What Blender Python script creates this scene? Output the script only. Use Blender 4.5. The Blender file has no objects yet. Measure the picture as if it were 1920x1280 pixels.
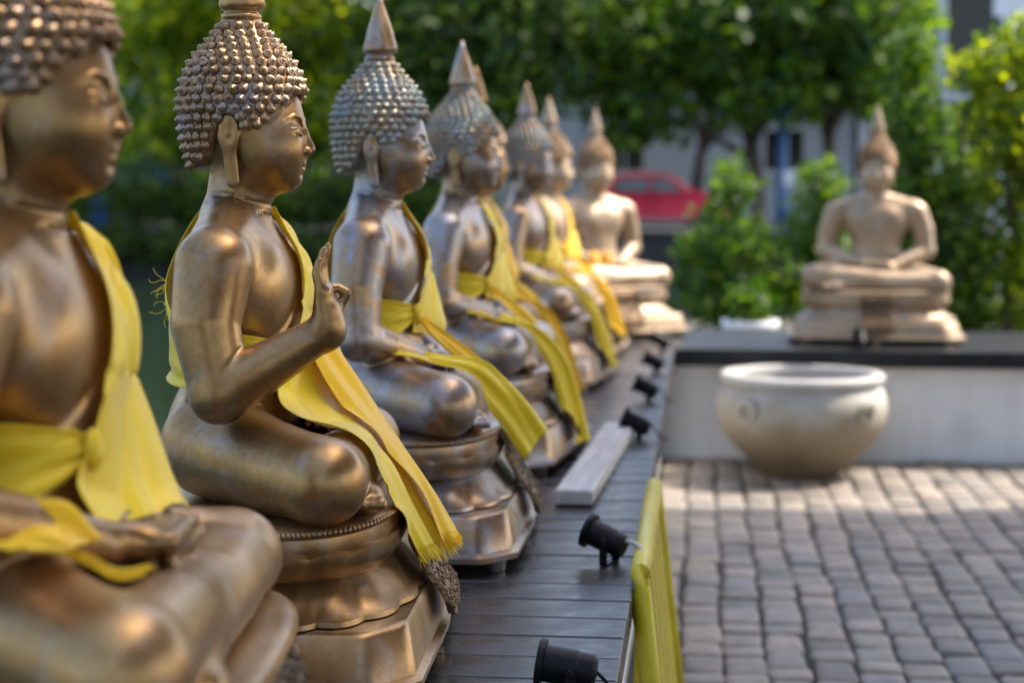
import bpy, math, random
import numpy as np
from mathutils import Vector, Matrix
R = math.radians
random.seed(7); rng = np.random.default_rng(7)
scene = bpy.context.scene
col = scene.collection

# ------------------------------------------------------------------ camera, sky, sun, exposure
CAMZ = 1.37
cd = bpy.data.cameras.new('camera'); cam = bpy.data.objects.new('camera', cd); col.objects.link(cam)
cam.location = (0, 0, CAMZ)
cam.rotation_euler = (R(90 - 5.09), 0, R(6.33))
cd.lens = 60.0; cd.sensor_width = 36.0; cd.clip_start = 0.05; cd.clip_end = 2000
cd.dof.use_dof = True; cd.dof.focus_distance = 2.86; cd.dof.aperture_fstop = 2.5; cd.dof.aperture_blades = 9
scene.camera = cam
SUN = Vector((0.55, 0.25, 0.80)).normalized()
w = bpy.data.worlds.new('World'); scene.world = w; w.use_nodes = True
nt = w.node_tree; nt.nodes.clear()
sky = nt.nodes.new('ShaderNodeTexSky'); sky.sky_type = 'NISHITA'; sky.sun_disc = False
sky.sun_elevation = math.asin(SUN.z); sky.sun_rotation = math.atan2(SUN.x, SUN.y)
sky.air_density = 1.0; sky.dust_density = 3.5; sky.ozone_density = 0.6
bg = nt.nodes.new('ShaderNodeBackground'); bg.inputs['Strength'].default_value = 0.15
wo = nt.nodes.new('ShaderNodeOutputWorld')
nt.links.new(sky.outputs[0], bg.inputs[0]); nt.links.new(bg.outputs[0], wo.inputs[0])
sl = bpy.data.lights.new('sun', 'SUN'); sl.energy = 2.25; sl.angle = R(0.5); sl.color = (1.0, 0.93, 0.82)
so = bpy.data.objects.new('sun', sl); col.objects.link(so)
so.rotation_euler = SUN.to_track_quat('Z', 'Y').to_euler(); so.location = (10, 5, 30)
scene.view_settings.view_transform = 'Standard'; scene.view_settings.look = 'None'
scene.view_settings.exposure = 1.55; scene.view_settings.gamma = 1.0
scene.view_settings.use_curve_mapping = False
DECK = 0.57

# ------------------------------------------------------------------ helpers
def tag(o, label, cat, group=None):
    o['label'] = label; o['category'] = cat
    if group: o['group'] = group
    return o
def mesh(name, v, f, smooth=False):
    me = bpy.data.meshes.new(name)
    v = np.asarray(v, dtype=np.float32).reshape(-1, 3)
    if isinstance(f, np.ndarray):
        n, k = f.shape
        me.vertices.add(len(v)); me.vertices.foreach_set('co', v.ravel())
        me.loops.add(n * k); me.loops.foreach_set('vertex_index', f.astype(np.int32).ravel())
        me.polygons.add(n); me.polygons.foreach_set('loop_start', np.arange(0, n * k, k, dtype=np.int32))
        me.update(calc_edges=True)
    else:
        me.from_pydata([tuple(map(float, p)) for p in v], [], f)
    if smooth: me.polygons.foreach_set('use_smooth', np.ones(len(me.polygons), dtype=bool))
    me.update()
    return me
def ob(name, me, mat=None, parent=None, loc=None, rotz=None):
    o = bpy.data.objects.new(name, me); col.objects.link(o)
    if mat is not None and me is not None and len(me.materials) == 0: me.materials.append(mat)
    if parent: o.parent = parent
    if loc is not None: o.location = loc
    if rotz is not None: o.rotation_euler = (0, 0, rotz)
    return o
def empty(name, loc=(0, 0, 0), rotz=0):
    o = bpy.data.objects.new(name, None); col.objects.link(o)
    o.empty_display_size = 0.1; o.location = loc; o.rotation_euler = (0, 0, rotz)
    return o
class MB:
    """collects simple shapes into one mesh"""
    def __init__(s): s.v = []; s.f = []
    def add(s, v, f):
        b = len(s.v); s.v += [tuple(p) for p in v]; s.f += [tuple(i + b for i in q) for q in f]; return s
    def box(s, a, b, bev=0.0):
        (x0, y0, z0), (x1, y1, z1) = a, b
        if bev <= 0:
            v = [(x, y, z) for z in (z0, z1) for y in (y0, y1) for x in (x0, x1)]
            f = [(0, 2, 3, 1), (4, 5, 7, 6), (0, 1, 5, 4), (2, 6, 7, 3), (0, 4, 6, 2), (1, 3, 7, 5)]
            return s.add(v, f)
        e = bev
        rings = [(z0, e), (z0 + e, 0), (z1 - e, 0), (z1, e)]
        v = []; f = []
        for z, i in rings:
            v += [(x0 + i + (e if i == 0 else 0) * 0, y0 + i, z), (x1 - i, y0 + i, z), (x1 - i, y1 - i, z), (x0 + i, y1 - i, z)]
        for r in range(3):
            for k in range(4):
                a0 = r * 4 + k; a1 = r * 4 + (k + 1) % 4
                f.append((a0, a1, a1 + 4, a0 + 4))
        f += [(3, 2, 1, 0), (12, 13, 14, 15)]
        return s.add(v, f)
    def lathe(s, prof, n=24, M=None, sx=1, sy=1, caps=True):
        v = []; f = []
        for r, z in prof:
            for k in range(n):
                a = 2 * math.pi * k / n; v.append((r * math.cos(a) * sx, r * math.sin(a) * sy, z))
        for i in range(len(prof) - 1):
            for k in range(n):
                a = i * n + k; b = i * n + (k + 1) % n; f.append((a, b, b + n, a + n))
        if caps:
            f.append(tuple(reversed(range(n)))); f.append(tuple(range((len(prof) - 1) * n, len(prof) * n)))
        if M is not None: v = [tuple(M @ Vector(p)) for p in v]
        return s.add(v, f)
    def tube(s, pts, r, n=8):
        pts = [Vector(p) for p in pts]; v = []; f = []
        rr = r if isinstance(r, (list, tuple)) else [r] * len(pts)
        up = Vector((0.13, 0.21, 1)).normalized()
        for i, p in enumerate(pts):
            t = (pts[min(i + 1, len(pts) - 1)] - pts[max(i - 1, 0)]).normalized()
            a = t.cross(up)
            if a.length < 1e-3: a = t.cross(Vector((1, 0, 0)))
            a.normalize(); b = t.cross(a)
            for k in range(n):
                an = 2 * math.pi * k / n
                v.append(tuple(p + (a * math.cos(an) + b * math.sin(an)) * rr[i]))
        for i in range(len(pts) - 1):
            for k in range(n):
                q = i * n + k; q2 = i * n + (k + 1) % n; f.append((q, q2, q2 + n, q + n))
        f.append(tuple(reversed(range(n)))); f.append(tuple(range((len(pts) - 1) * n, len(pts) * n)))
        return s.add(v, f)
    def build(s, name, mat, parent=None, smooth=False, loc=None, rotz=None):
        o = ob(name, mesh(name, s.v, s.f, smooth), mat, parent, loc, rotz)
        return o
def smooth_angle(o, deg=40):
    me = o.data
    me.polygons.foreach_set('use_smooth', np.ones(len(me.polygons), dtype=bool))
    try: me.set_sharp_from_angle(angle=R(deg))
    except Exception: pass
def interp(x, xs, ys): return float(np.interp(x, xs, ys))
def catmull(P, n):
    P = np.asarray(P, float); out = []
    Q = np.vstack([2 * P[0] - P[1], P, 2 * P[-1] - P[-2]])
    m = len(P) - 1
    for u in np.linspace(0, m - 1e-9, n):
        i = int(u); t = u - i; a, b, c, d = Q[i], Q[i + 1], Q[i + 2], Q[i + 3]
        out.append(0.5 * (2 * b + (c - a) * t + (2 * a - 5 * b + 4 * c - d) * t * t + (3 * b - a - 3 * c + d) * t ** 3))
    return np.array(out)

# ------------------------------------------------------------------ materials
def new_mat(name):
    m = bpy.data.materials.new(name); m.use_nodes = True
    nt = m.node_tree; b = nt.nodes['Principled BSDF']
    return m, nt, b
def N(nt, t, **kw):
    n = nt.nodes.new(t)
    for k, v in kw.items():
        if k in n.inputs: n.inputs[k].default_value = v
        else: setattr(n, k, v)
    return n
def ramp(nt, stops):
    r = nt.nodes.new('ShaderNodeValToRGB'); e = r.color_ramp.elements
    while len(e) > 1: e.remove(e[-1])
    e[0].position = stops[0][0]; e[0].color = (*stops[0][1], 1)
    for p, c in stops[1:]:
        q = e.new(p); q.color = (*c, 1)
    return r
def noise(nt, scale, detail=4, rough=0.55, vec=None, dist=0.0):
    n = N(nt, 'ShaderNodeTexNoise', Scale=scale, Detail=detail, Roughness=rough, Distortion=dist)
    if vec is not None: nt.links.new(vec, n.inputs['Vector'])
    return n
def objvec(nt): return nt.nodes.new('ShaderNodeTexCoord').outputs['Object']
def bump(nt, b, height, strength=0.3, dist=0.01):
    bm = N(nt, 'ShaderNodeBump', Strength=strength, Distance=dist)
    nt.links.new(height, bm.inputs['Height']); nt.links.new(bm.outputs[0], b.inputs['Normal'])
def mixc(nt, fac, a, b, mode='MIX'):
    m = nt.nodes.new('ShaderNodeMix'); m.data_type = 'RGBA'; m.blend_type = mode
    for s, val in (('Factor', fac), ('A', a), ('B', b)):
        sock = [i for i in m.inputs if i.name == s and (i.type == 'RGBA' if s != 'Factor' else i.type == 'VALUE')][0]
        if hasattr(val, 'is_output'): nt.links.new(val, sock)
        elif s == 'Factor': sock.default_value = val
        else: sock.default_value = (*val, 1)
    return [o for o in m.outputs if o.type == 'RGBA'][0]
def simple(name, c, rough=0.6, metal=0.0, var=0.25, scale=12, bmp=0.15, spec=0.5):
    m, nt, b = new_mat(name); vec = objvec(nt)
    n = noise(nt, scale, 5, 0.6, vec)
    lo = tuple(x * (1 - var) for x in c); hi = tuple(min(1, x * (1 + var)) for x in c)
    r = ramp(nt, [(0.3, lo), (0.7, hi)]); nt.links.new(n.outputs[0], r.inputs[0])
    nt.links.new(r.outputs[0], b.inputs['Base Color'])
    b.inputs['Roughness'].default_value = rough; b.inputs['Metallic'].default_value = metal
    b.inputs['Specular IOR Level'].default_value = spec
    if bmp: bump(nt, b, noise(nt, scale * 6, 4, 0.6, vec).outputs[0], bmp, 0.004)
    return m
def bronze(name, base, gold, blue, pat, teal=0.0, seed=0.0, rough=0.33, metal=0.78):
    m, nt, b = new_mat(name); vec = nt.nodes.new('ShaderNodeNewGeometry').outputs['Position']
    mp = N(nt, 'ShaderNodeMapping'); mp.inputs['Location'].default_value = (seed, seed * 1.7, seed * .3)
    nt.links.new(vec, mp.inputs[0]); vec = mp.outputs[0]
    n1 = noise(nt, 4.5, 3, 0.5, vec, 0.6); n2 = noise(nt, 11, 5, 0.62, vec, 0.8); n3 = noise(nt, 90, 3, 0.6, vec)
    r1 = ramp(nt, [(0.36, base), (0.66, gold)]); nt.links.new(n1.outputs[0], r1.inputs[0])
    r2 = ramp(nt, [(0.56 - pat * .25, (0, 0, 0)), (0.70 - pat * .2, (1, 1, 1))]); nt.links.new(n2.outputs[0], r2.inputs[0])
    sc = N(nt, 'ShaderNodeMath', operation='MULTIPLY'); sc.inputs[1].default_value = min(0.8, 0.35 + pat * 0.5)
    nt.links.new(r2.outputs[0], sc.inputs[0])
    c = mixc(nt, sc.outputs[0], r1.outputs[0], blue)
    r3 = ramp(nt, [(0.35, (0.86,) * 3), (0.65, (1.05,) * 3)]); nt.links.new(n3.outputs[0], r3.inputs[0])
    c = mixc(nt, 1.0, c, r3.outputs[0], 'MULTIPLY')
    if teal > 0:
        n4 = noise(nt, 16, 5, 0.7, vec, 0.4)
        r4 = ramp(nt, [(0.62 - teal * .3, (0, 0, 0)), (0.72 - teal * .15, (teal,) * 3)]); nt.links.new(n4.outputs[0], r4.inputs[0])
        c = mixc(nt, r4.outputs[0], c, (0.20, 0.34, 0.34))
        inv = N(nt, 'ShaderNodeMath', operation='MULTIPLY_ADD'); inv.inputs[1].default_value = -0.55; inv.inputs[2].default_value = metal
        nt.links.new(r4.outputs[0], inv.inputs[0]); nt.links.new(inv.outputs[0], b.inputs['Metallic'])
    else: b.inputs['Metallic'].default_value = metal
    nt.links.new(c, b.inputs['Base Color'])
    rr = N(nt, 'ShaderNodeMapRange'); rr.inputs['From Min'].default_value = 0.3; rr.inputs['From Max'].default_value = 0.7
    rr.inputs['To Min'].default_value = rough - 0.05; rr.inputs['To Max'].default_value = rough + 0.08
    nt.links.new(n2.outputs[0], rr.inputs[0]); nt.links.new(rr.outputs[0], b.inputs['Roughness'])
    bump(nt, b, noise(nt, 60, 4, 0.6, vec).outputs[0], 0.10, 0.003)
    return m
BR = {
 'warm': bronze('bronze_warm', (0.27, 0.155, 0.062), (0.42, 0.25, 0.105), (0.35, 0.32, 0.31), 0.12, 0.0, 0.0, 0.355, 0.85),
 'warm_hair': bronze('bronze_hair_warm', (0.27, 0.165, 0.085), (0.42, 0.265, 0.14), (0.36, 0.36, 0.39), 0.22, 0.16, 3.0, 0.40, 0.70),
 'blue': bronze('bronze_blue', (0.29, 0.18, 0.095), (0.42, 0.27, 0.145), (0.28, 0.34, 0.43), 0.48, 0.0, 1.3, 0.35, 0.84),
 'blue_hair': bronze('bronze_hair_teal', (0.22, 0.16, 0.105), (0.42, 0.30, 0.19), (0.32, 0.37, 0.41), 0.4, 0.50, 5.0, 0.45, 0.55),
 'pale': bronze('bronze_pale', (0.35, 0.25, 0.155), (0.50, 0.37, 0.245), (0.44, 0.41, 0.38), 0.2, 0.0, 2.2, 0.48, 0.45),
 'plaque': bronze('bronze_plaque', (0.09, 0.06, 0.035), (0.20, 0.13, 0.075), (0.12, 0.11, 0.10), 0.1, 0.0, 4.0, 0.42, 0.85),
}
# embossed ornament on the plaque
def emboss(m):
    nt = m.node_tree; b = nt.nodes['Principled BSDF']; vec = objvec(nt)
    v = N(nt, 'ShaderNodeTexVoronoi', Scale=95.0); nt.links.new(vec, v.inputs['Vector'])
    v.feature = 'SMOOTH_F1'
    bump(nt, b, v.outputs['Distance'], 1.0, 0.006)
emboss(BR['plaque'])
def cloth_mat(name, c):
    m, nt, b = new_mat(name); vec = objvec(nt)
    n = noise(nt, 9, 4, 0.5, vec)
    r = ramp(nt, [(0.3, tuple(x * .93 for x in c)), (0.7, tuple(min(1, x * 1.06) for x in c))]); nt.links.new(n.outputs[0], r.inputs[0])
    nt.links.new(r.outputs[0], b.inputs['Base Color'])
    b.inputs['Roughness'].default_value = 0.42; b.inputs['Specular IOR Level'].default_value = 0.35
    b.inputs['Sheen Weight'].default_value = 0.6; b.inputs['Sheen Roughness'].default_value = 0.35
    b.inputs['Sheen Tint'].default_value = (1, 0.97, 0.75, 1)
    tr = N(nt, 'ShaderNodeBsdfTranslucent'); nt.links.new(r.outputs[0], tr.inputs[0])
    mx = N(nt, 'ShaderNodeMixShader'); mx.inputs[0].default_value = 0.22
    nt.links.new(b.outputs[0], mx.inputs[1]); nt.links.new(tr.outputs[0], mx.inputs[2])
    nt.links.new(mx.outputs[0], nt.nodes['Material Output'].inputs[0])
    wv = noise(nt, 900, 2, 0.5, vec); fold = noise(nt, 18, 5, 0.55, vec, 1.2)
    ad = N(nt, 'ShaderNodeMath', operation='MULTIPLY_ADD'); ad.inputs[1].default_value = 0.06
    nt.links.new(wv.outputs[0], ad.inputs[0]); nt.links.new(fold.outputs[0], ad.inputs[2])
    bump(nt, b, ad.outputs[0], 0.32, 0.007)
    return m
YEL = cloth_mat('yellow_satin', (1.0, 0.74, 0.04))
YEL2 = cloth_mat('deep_yellow_satin', (1.0, 0.62, 0.015))
ORA = cloth_mat('orange_cloth', (0.90, 0.42, 0.02))
BLACK = simple('black_metal', (0.007, 0.007, 0.009), 0.42, 0.0, 0.3, 30, 0.1, 0.18)
GLASS = simple('lens_glass', (0.10, 0.11, 0.12), 0.08, 0.0, 0.1, 10, 0)
CABLE = simple('pale_cable', (0.55, 0.54, 0.50), 0.5, 0, 0.1)
WHITE = simple('white_render', (0.74, 0.75, 0.77), 0.75, 0, 0.06, 5, 0.25)
def wall_mat():
    m, nt, b = new_mat('white_render_streaked'); vec = objvec(nt)
    mp = N(nt, 'ShaderNodeMapping'); mp.inputs['Scale'].default_value = (7, 7, .5); nt.links.new(vec, mp.inputs[0])
    a = noise(nt, 1.3, 5, .6, mp.outputs[0]); c = noise(nt, 3.0, 5, .6, vec)
    r = ramp(nt, [(.25, (.76, .76, .76)), (.50, (.83, .84, .85)), (.75, (.85, .86, .87))]); nt.links.new(a.outputs[0], r.inputs[0])
    r2 = ramp(nt, [(.3, (.86, .85, .83)), (.6, (1, 1, 1))]); nt.links.new(c.outputs[0], r2.inputs[0])
    nt.links.new(mixc(nt, 1.0, r.outputs[0], r2.outputs[0], 'MULTIPLY'), b.inputs['Base Color']); b.inputs['Roughness'].default_value = .8
    bump(nt, b, noise(nt, 30, 5, .6, vec).outputs[0], .2, .005); return m
WALLM = wall_mat()
COPING = simple('dark_coping', (0.016, 0.017, 0.019), 0.42, 0, 0.4, 14, 0.15, 0.2)
YPAINT = simple('yellow_paint', (0.60, 0.48, 0.015), 0.38, 0, 0.18, 7, 0.12)
def wood(name, lo, hi, rough, yscale=1):
    m, nt, b = new_mat(name); vec = objvec(nt)
    mp = N(nt, 'ShaderNodeMapping'); mp.inputs['Scale'].default_value = (2.0, 30, 30) if yscale == 1 else (30, 2, 30)
    nt.links.new(vec, mp.inputs[0])
    oi = nt.nodes.new('ShaderNodeObjectInfo'); 
    n = noise(nt, 1.2, 6, 0.65, mp.outputs[0], 0.4); n2 = noise(nt, 7, 4, 0.6, vec)
    r = ramp(nt, [(0.3, lo), (0.72, hi)]); nt.links.new(n.outputs[0], r.inputs[0])
    mr = N(nt, 'ShaderNodeMapRange'); mr.inputs['To Min'].default_value = 0.7; mr.inputs['To Max'].default_value = 1.35
    nt.links.new(oi.outputs['Random'], mr.inputs[0])
    c = mixc(nt, 1.0, r.outputs[0], mr.outputs[0], 'MULTIPLY')
    nt.links.new(c, b.inputs['Base Color'])
    rr = N(nt, 'ShaderNodeMapRange'); rr.inputs['From Min'].default_value = .35; rr.inputs['From Max'].default_value = .65
    rr.inputs['To Min'].default_value = rough - .12; rr.inputs['To Max'].default_value = rough + .15
    nt.links.new(n2.outputs[0], rr.inputs[0]); nt.links.new(rr.outputs[0], b.inputs['Roughness'])
    bump(nt, b, n.outputs[0], 0.25, 0.003)
    return m
DECKW = wood('dark_decking', (0.018, 0.018, 0.021), (0.060, 0.057, 0.057), 0.30)
BOARD = wood('weathered_board', (0.30, 0.27, 0.25), (0.50, 0.47, 0.45), 0.7, 0)
BROWNW = wood('brown_timber', (0.07, 0.045, 0.03), (0.14, 0.09, 0.06), 0.6)
def stone_mat(name, island):
    m, nt, b = new_mat(name); vec = objvec(nt)
    src = nt.nodes.new('ShaderNodeNewGeometry').outputs['Random Per Island'] if island else nt.nodes.new('ShaderNodeObjectInfo').outputs['Random']
    r = ramp(nt, [(0, (0.19, 0.165, 0.14)), (0.3, (0.28, 0.24, 0.20)), (0.6, (0.36, 0.295, 0.235)), (0.8, (0.25, 0.23, 0.21)), (1, (0.40, 0.325, 0.26))])
    nt.links.new(src, r.inputs[0])
    pos = nt.nodes.new('ShaderNodeNewGeometry').outputs['Position']
    n = noise(nt, 14, 6, 0.65, pos); r2 = ramp(nt, [(0.3, (0.72,) * 3), (0.7, (1.18,) * 3)]); nt.links.new(n.outputs[0], r2.inputs[0])
    nt.links.new(mixc(nt, 1.0, r.outputs[0], r2.outputs[0], 'MULTIPLY'), b.inputs['Base Color'])
    b.inputs['Roughness'].default_value = 0.62
    bump(nt, b, noise(nt, 45, 6, 0.7, pos).outputs[0], 0.45, 0.006)
    return m
COB = stone_mat('cobble_stone', False); COBI = stone_mat('cobble_stone_far', True)
SOILJ = simple('joint_earth', (0.065, 0.058, 0.050), 0.95, 0, 0.4, 20, 0.4)
def leaf_mat(name, dark, light, trans=0.45):
    m, nt, b = new_mat(name)
    g = nt.nodes.new('ShaderNodeNewGeometry')
    r = ramp(nt, [(0.0, dark), (0.28, dark), (0.55, tuple(a * .5 + c * .5 for a, c in zip(dark, light))), (0.85, light), (1.0, (light[0] * 1.5, light[1] * 1.35, light[2]))])
    nt.links.new(g.outputs['Random Per Island'], r.inputs[0])
    nt.links.new(r.outputs[0], b.inputs['Base Color']); b.inputs['Roughness'].default_value = 0.5; b.inputs['Specular IOR Level'].default_value = 0.4
    tr = N(nt, 'ShaderNodeBsdfTranslucent')
    c = mixc(nt, 1.0, r.outputs[0], (2.3, 2.2, 0.35), 'MULTIPLY'); nt.links.new(c, tr.inputs[0])
    mx = N(nt, 'ShaderNodeMixShader'); mx.inputs[0].default_value = trans
    nt.links.new(b.outputs[0], mx.inputs[1]); nt.links.new(tr.outputs[0], mx.inputs[2])
    nt.links.new(mx.outputs[0], nt.nodes['Material Output'].inputs[0])
    return m
LEAF_D = leaf_mat('leaf_dark', (0.020, 0.050, 0.012), (0.095, 0.165, 0.022))
LEAF_M = leaf_mat('leaf_mid', (0.018, 0.055, 0.006), (0.10, 0.18, 0.010))
LEAF_Y = leaf_mat('leaf_yellow', (0.035, 0.08, 0.006), (0.25, 0.31, 0.010), 0.55)
BARK = simple('bark', (0.07, 0.055, 0.045), 0.9, 0, 0.4, 18, 0.6)
STONEW = simple('dark_stone', (0.030, 0.028, 0.026), 0.85, 0, 0.5, 3, 0.5)
EARTH = simple('earth', (0.09, 0.08, 0.055), 0.95, 0, 0.4, 2, 0.4)
ASPH = simple('asphalt', (0.05, 0.05, 0.052), 0.85, 0, 0.2, 8, 0.2)

# ------------------------------------------------------------------ ground, water, floor
def plane(name, x0, x1, y0, y1, z, mat):
    o = ob(name, mesh(name, [(x0, y0, z), (x1, y0, z), (x1, y1, z), (x0, y1, z)], [(0, 1, 2, 3)]), mat)
    o['kind'] = 'structure'; return o
m, nt, b = new_mat('lake_water'); vec = objvec(nt)
b.inputs['Base Color'].default_value = (0.012, 0.022, 0.016, 1); b.inputs['Roughness'].default_value = 0.06
mp = N(nt, 'ShaderNodeMapping'); mp.inputs['Scale'].default_value = (1.0, 2.2, 1); nt.links.new(vec, mp.inputs[0])
bump(nt, b, noise(nt, 2.5, 4, 0.55, mp.outputs[0]).outputs[0], 0.25, 0.06)
plane('lake_water', -300, 300, -60, 37.2, -0.5, m)
plane('far_ground', -400, 400, 37.0, 900, 0.42, EARTH)
plane('street', -120, 120, 39.0, 46.5, 0.426, ASPH)
# paved court: bed plus individual cobbles
court = MB().box((-0.20, -6, -1.2), (14, 8.80, -0.013)).build('paved_court', SOILJ); court['kind'] = 'structure'
def cobble_mesh(k):
    lx, ly = 0.117, [0.150, 0.125, 0.172, 0.14, 0.19, 0.11][k % 6]
    r = random.Random(k); nseg = 4; pts = []
    corners = [(-lx / 2, -ly / 2), (lx / 2, -ly / 2), (lx / 2, ly / 2), (-lx / 2, ly / 2)]
    corners = [(x + r.uniform(-.006, .006), y + r.uniform(-.006, .006)) for x, y in corners]
    ring = []
    for i in range(4):
        x0, y0 = corners[i]; x1, y1 = corners[(i + 1) % 4]
        for t in (0.10, 0.5, 0.90):
            j = r.uniform(-.003, .003)
            ring.append((x0 + (x1 - x0) * t + j, y0 + (y1 - y0) * t + j))
    v = []; f = []; n = len(ring)
    tilt = (r.uniform(-.02, .02), r.uniform(-.02, .02))
    for s, z in ((1.0, -0.035), (1.0, -0.0045), (0.945, 0.0), (0.5, 0.0008)):
        for x, y in ring: v.append((x * s, y * s, z + (tilt[0] * x + tilt[1] * y if z > -0.03 else 0)))
    for a in range(3):
        for i in range(n):
            j = (i + 1) % n; f.append((a * n + i, a * n + j, (a + 1) * n + j, (a + 1) * n + i))
    f.append(tuple(range(3 * n, 4 * n)))
    return v, f, ly
CB = [cobble_mesh(k) for k in range(12)]
CBM = [mesh('cobble', v, f, True) for v, f, _ in CB]
spots = []
rr = random.Random(3)
x = -0.115
ci = 0
while x < 6.0:
    y = 1.0 + rr.uniform(0, .15)
    while y < 8.70:
        k = rr.randrange(12); ly = CB[k][2]
        spots.append((x + rr.uniform(-.004, .004) + 0.006 * math.sin(y * 3 + ci), y + ly / 2, k, rr.uniform(-.025, .025), rr.uniform(-.005, .004)))
        y += ly + 0.011
    x += 0.1275; ci += 1
def inview(s):
    px = 1315 + s[0] / s[1] * 3200; py = 355 + 3200 * CAMZ / s[1]
    return px < 1960 and py < 1320
vis = [s for s in spots if inview(s)]
vis.sort(key=lambda s: s[1]); keep = set(id(s) for s in vis[:300])
far = MB()
for s in spots:
    if id(s) in keep:
        o = ob('cobble', CBM[s[2]], COB, court, (s[0], s[1], s[4]), s[3])
    else:
        c, sn = math.cos(s[3]), math.sin(s[3])
        far.add([(s[0] + a * c - b_ * sn, s[1] + a * sn + b_ * c, z + s[4]) for a, b_, z in CB[s[2]][0]], CB[s[2]][1])
o = far.build('cobble_field', COBI, court, True); o['kind'] = 'stuff'

# ------------------------------------------------------------------ deck platforms
deck = empty('timber_platform', (-0.65, 4, 0)); tag(deck, 'long dark timber deck on a white base carrying the row of statues', 'platform')
def sub(o): o.matrix_parent_inverse = Matrix.Translation(-Vector(deck.location)); return o
DX0, DX1 = -1.22, -0.13
sub(MB().box((-1.12, -3, -1.2), (-0.202, 8.60, DECK - 0.10)).build('side_wall', WALLM, deck))
y = -1.5; k = 0
pm = [mesh('plank', *(lambda mb: (mb.v, mb.f))(MB().box((DX0 + 0.006 * random.random(), 0, -0.032), (DX1 - 0.004 * random.random(), 0.131, 0), 0.003))) for _ in range(6)]
while y < 8.5:
    sub(ob('plank', pm[k % 6], DECKW, deck, (0, y, DECK + random.uniform(-.0015, .0015)))); y += 0.1365; k += 1
sub(MB().box((-0.163, -1.5, DECK - 0.10), (-0.137, 8.55, DECK - 0.034)).build('edge_beam', BROWNW, deck))
sub(MB().box((-1.20, -1.5, DECK - 0.10), (-1.165, 8.55, DECK - 0.034)).build('edge_beam', BROWNW, deck))
fp = empty('wall_platform', (2, 9.2, 0)); tag(fp, 'white rendered wall with a dark polished coping behind the stone pot', 'wall')
def subf(o): o.matrix_parent_inverse = Matrix.Translation(-Vector(fp.location)); return o
subf(MB().box((-0.2, 8.75, -1.2), (9, 9.80, DECK - 0.09)).build('white_wall', WALLM, fp))
subf(MB().box((-1.25, 8.62, DECK - 0.088), (9.1, 9.85, DECK), 0.006).build('coping', COPING, fp))
subf(MB().box((-1.12, 8.78, -1.2), (-0.203, 9.80, DECK - 0.09)).build('white_wall', WALLM, fp))

# ------------------------------------------------------------------ signed distance modelling
def V3(p): return np.asarray(p, np.float32)
def ell(P, c, r):
    q = P - V3(c); r = V3(r)
    k0 = np.sqrt(((q / r) ** 2).sum(-1)); k1 = np.sqrt(((q / (r * r)) ** 2).sum(-1))
    return k0 * (k0 - 1) / np.maximum(k1, 1e-6)
def cone(P, a, b, ra, rb):
    a = V3(a); b = V3(b); d = b - a; q = P - a
    t = np.clip((q @ d) / float(d @ d), 0, 1)
    return np.sqrt(((q - t[..., None] * d) ** 2).sum(-1)) - (ra + (rb - ra) * t)
def chain(P, pts, rs, k=0.0):
    d = None
    for i in range(len(pts) - 1):
        e = cone(P, pts[i], pts[i + 1], rs[i], rs[i + 1])
        d = e if d is None else (np.minimum(d, e) if k == 0 else smin(d, e, k))
    return d
def rbox(P, c, h, r, rot=None):
    q = P - V3(c)
    if rot is not None: q = q @ V3(rot)
    q = np.abs(q) - (V3(h) - r)
    return np.sqrt((np.maximum(q, 0) ** 2).sum(-1)) + np.minimum(q.max(-1), 0) - r
def smin(a, b, k):
    h = np.clip(0.5 + 0.5 * (b - a) / k, 0, 1)
    return b + (a - b) * h - k * h * (1 - h)
def smax(a, b, k): return -smin(-a, -b, k)
def mir(p, s): return (p[0], p[1] * s, p[2])

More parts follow.
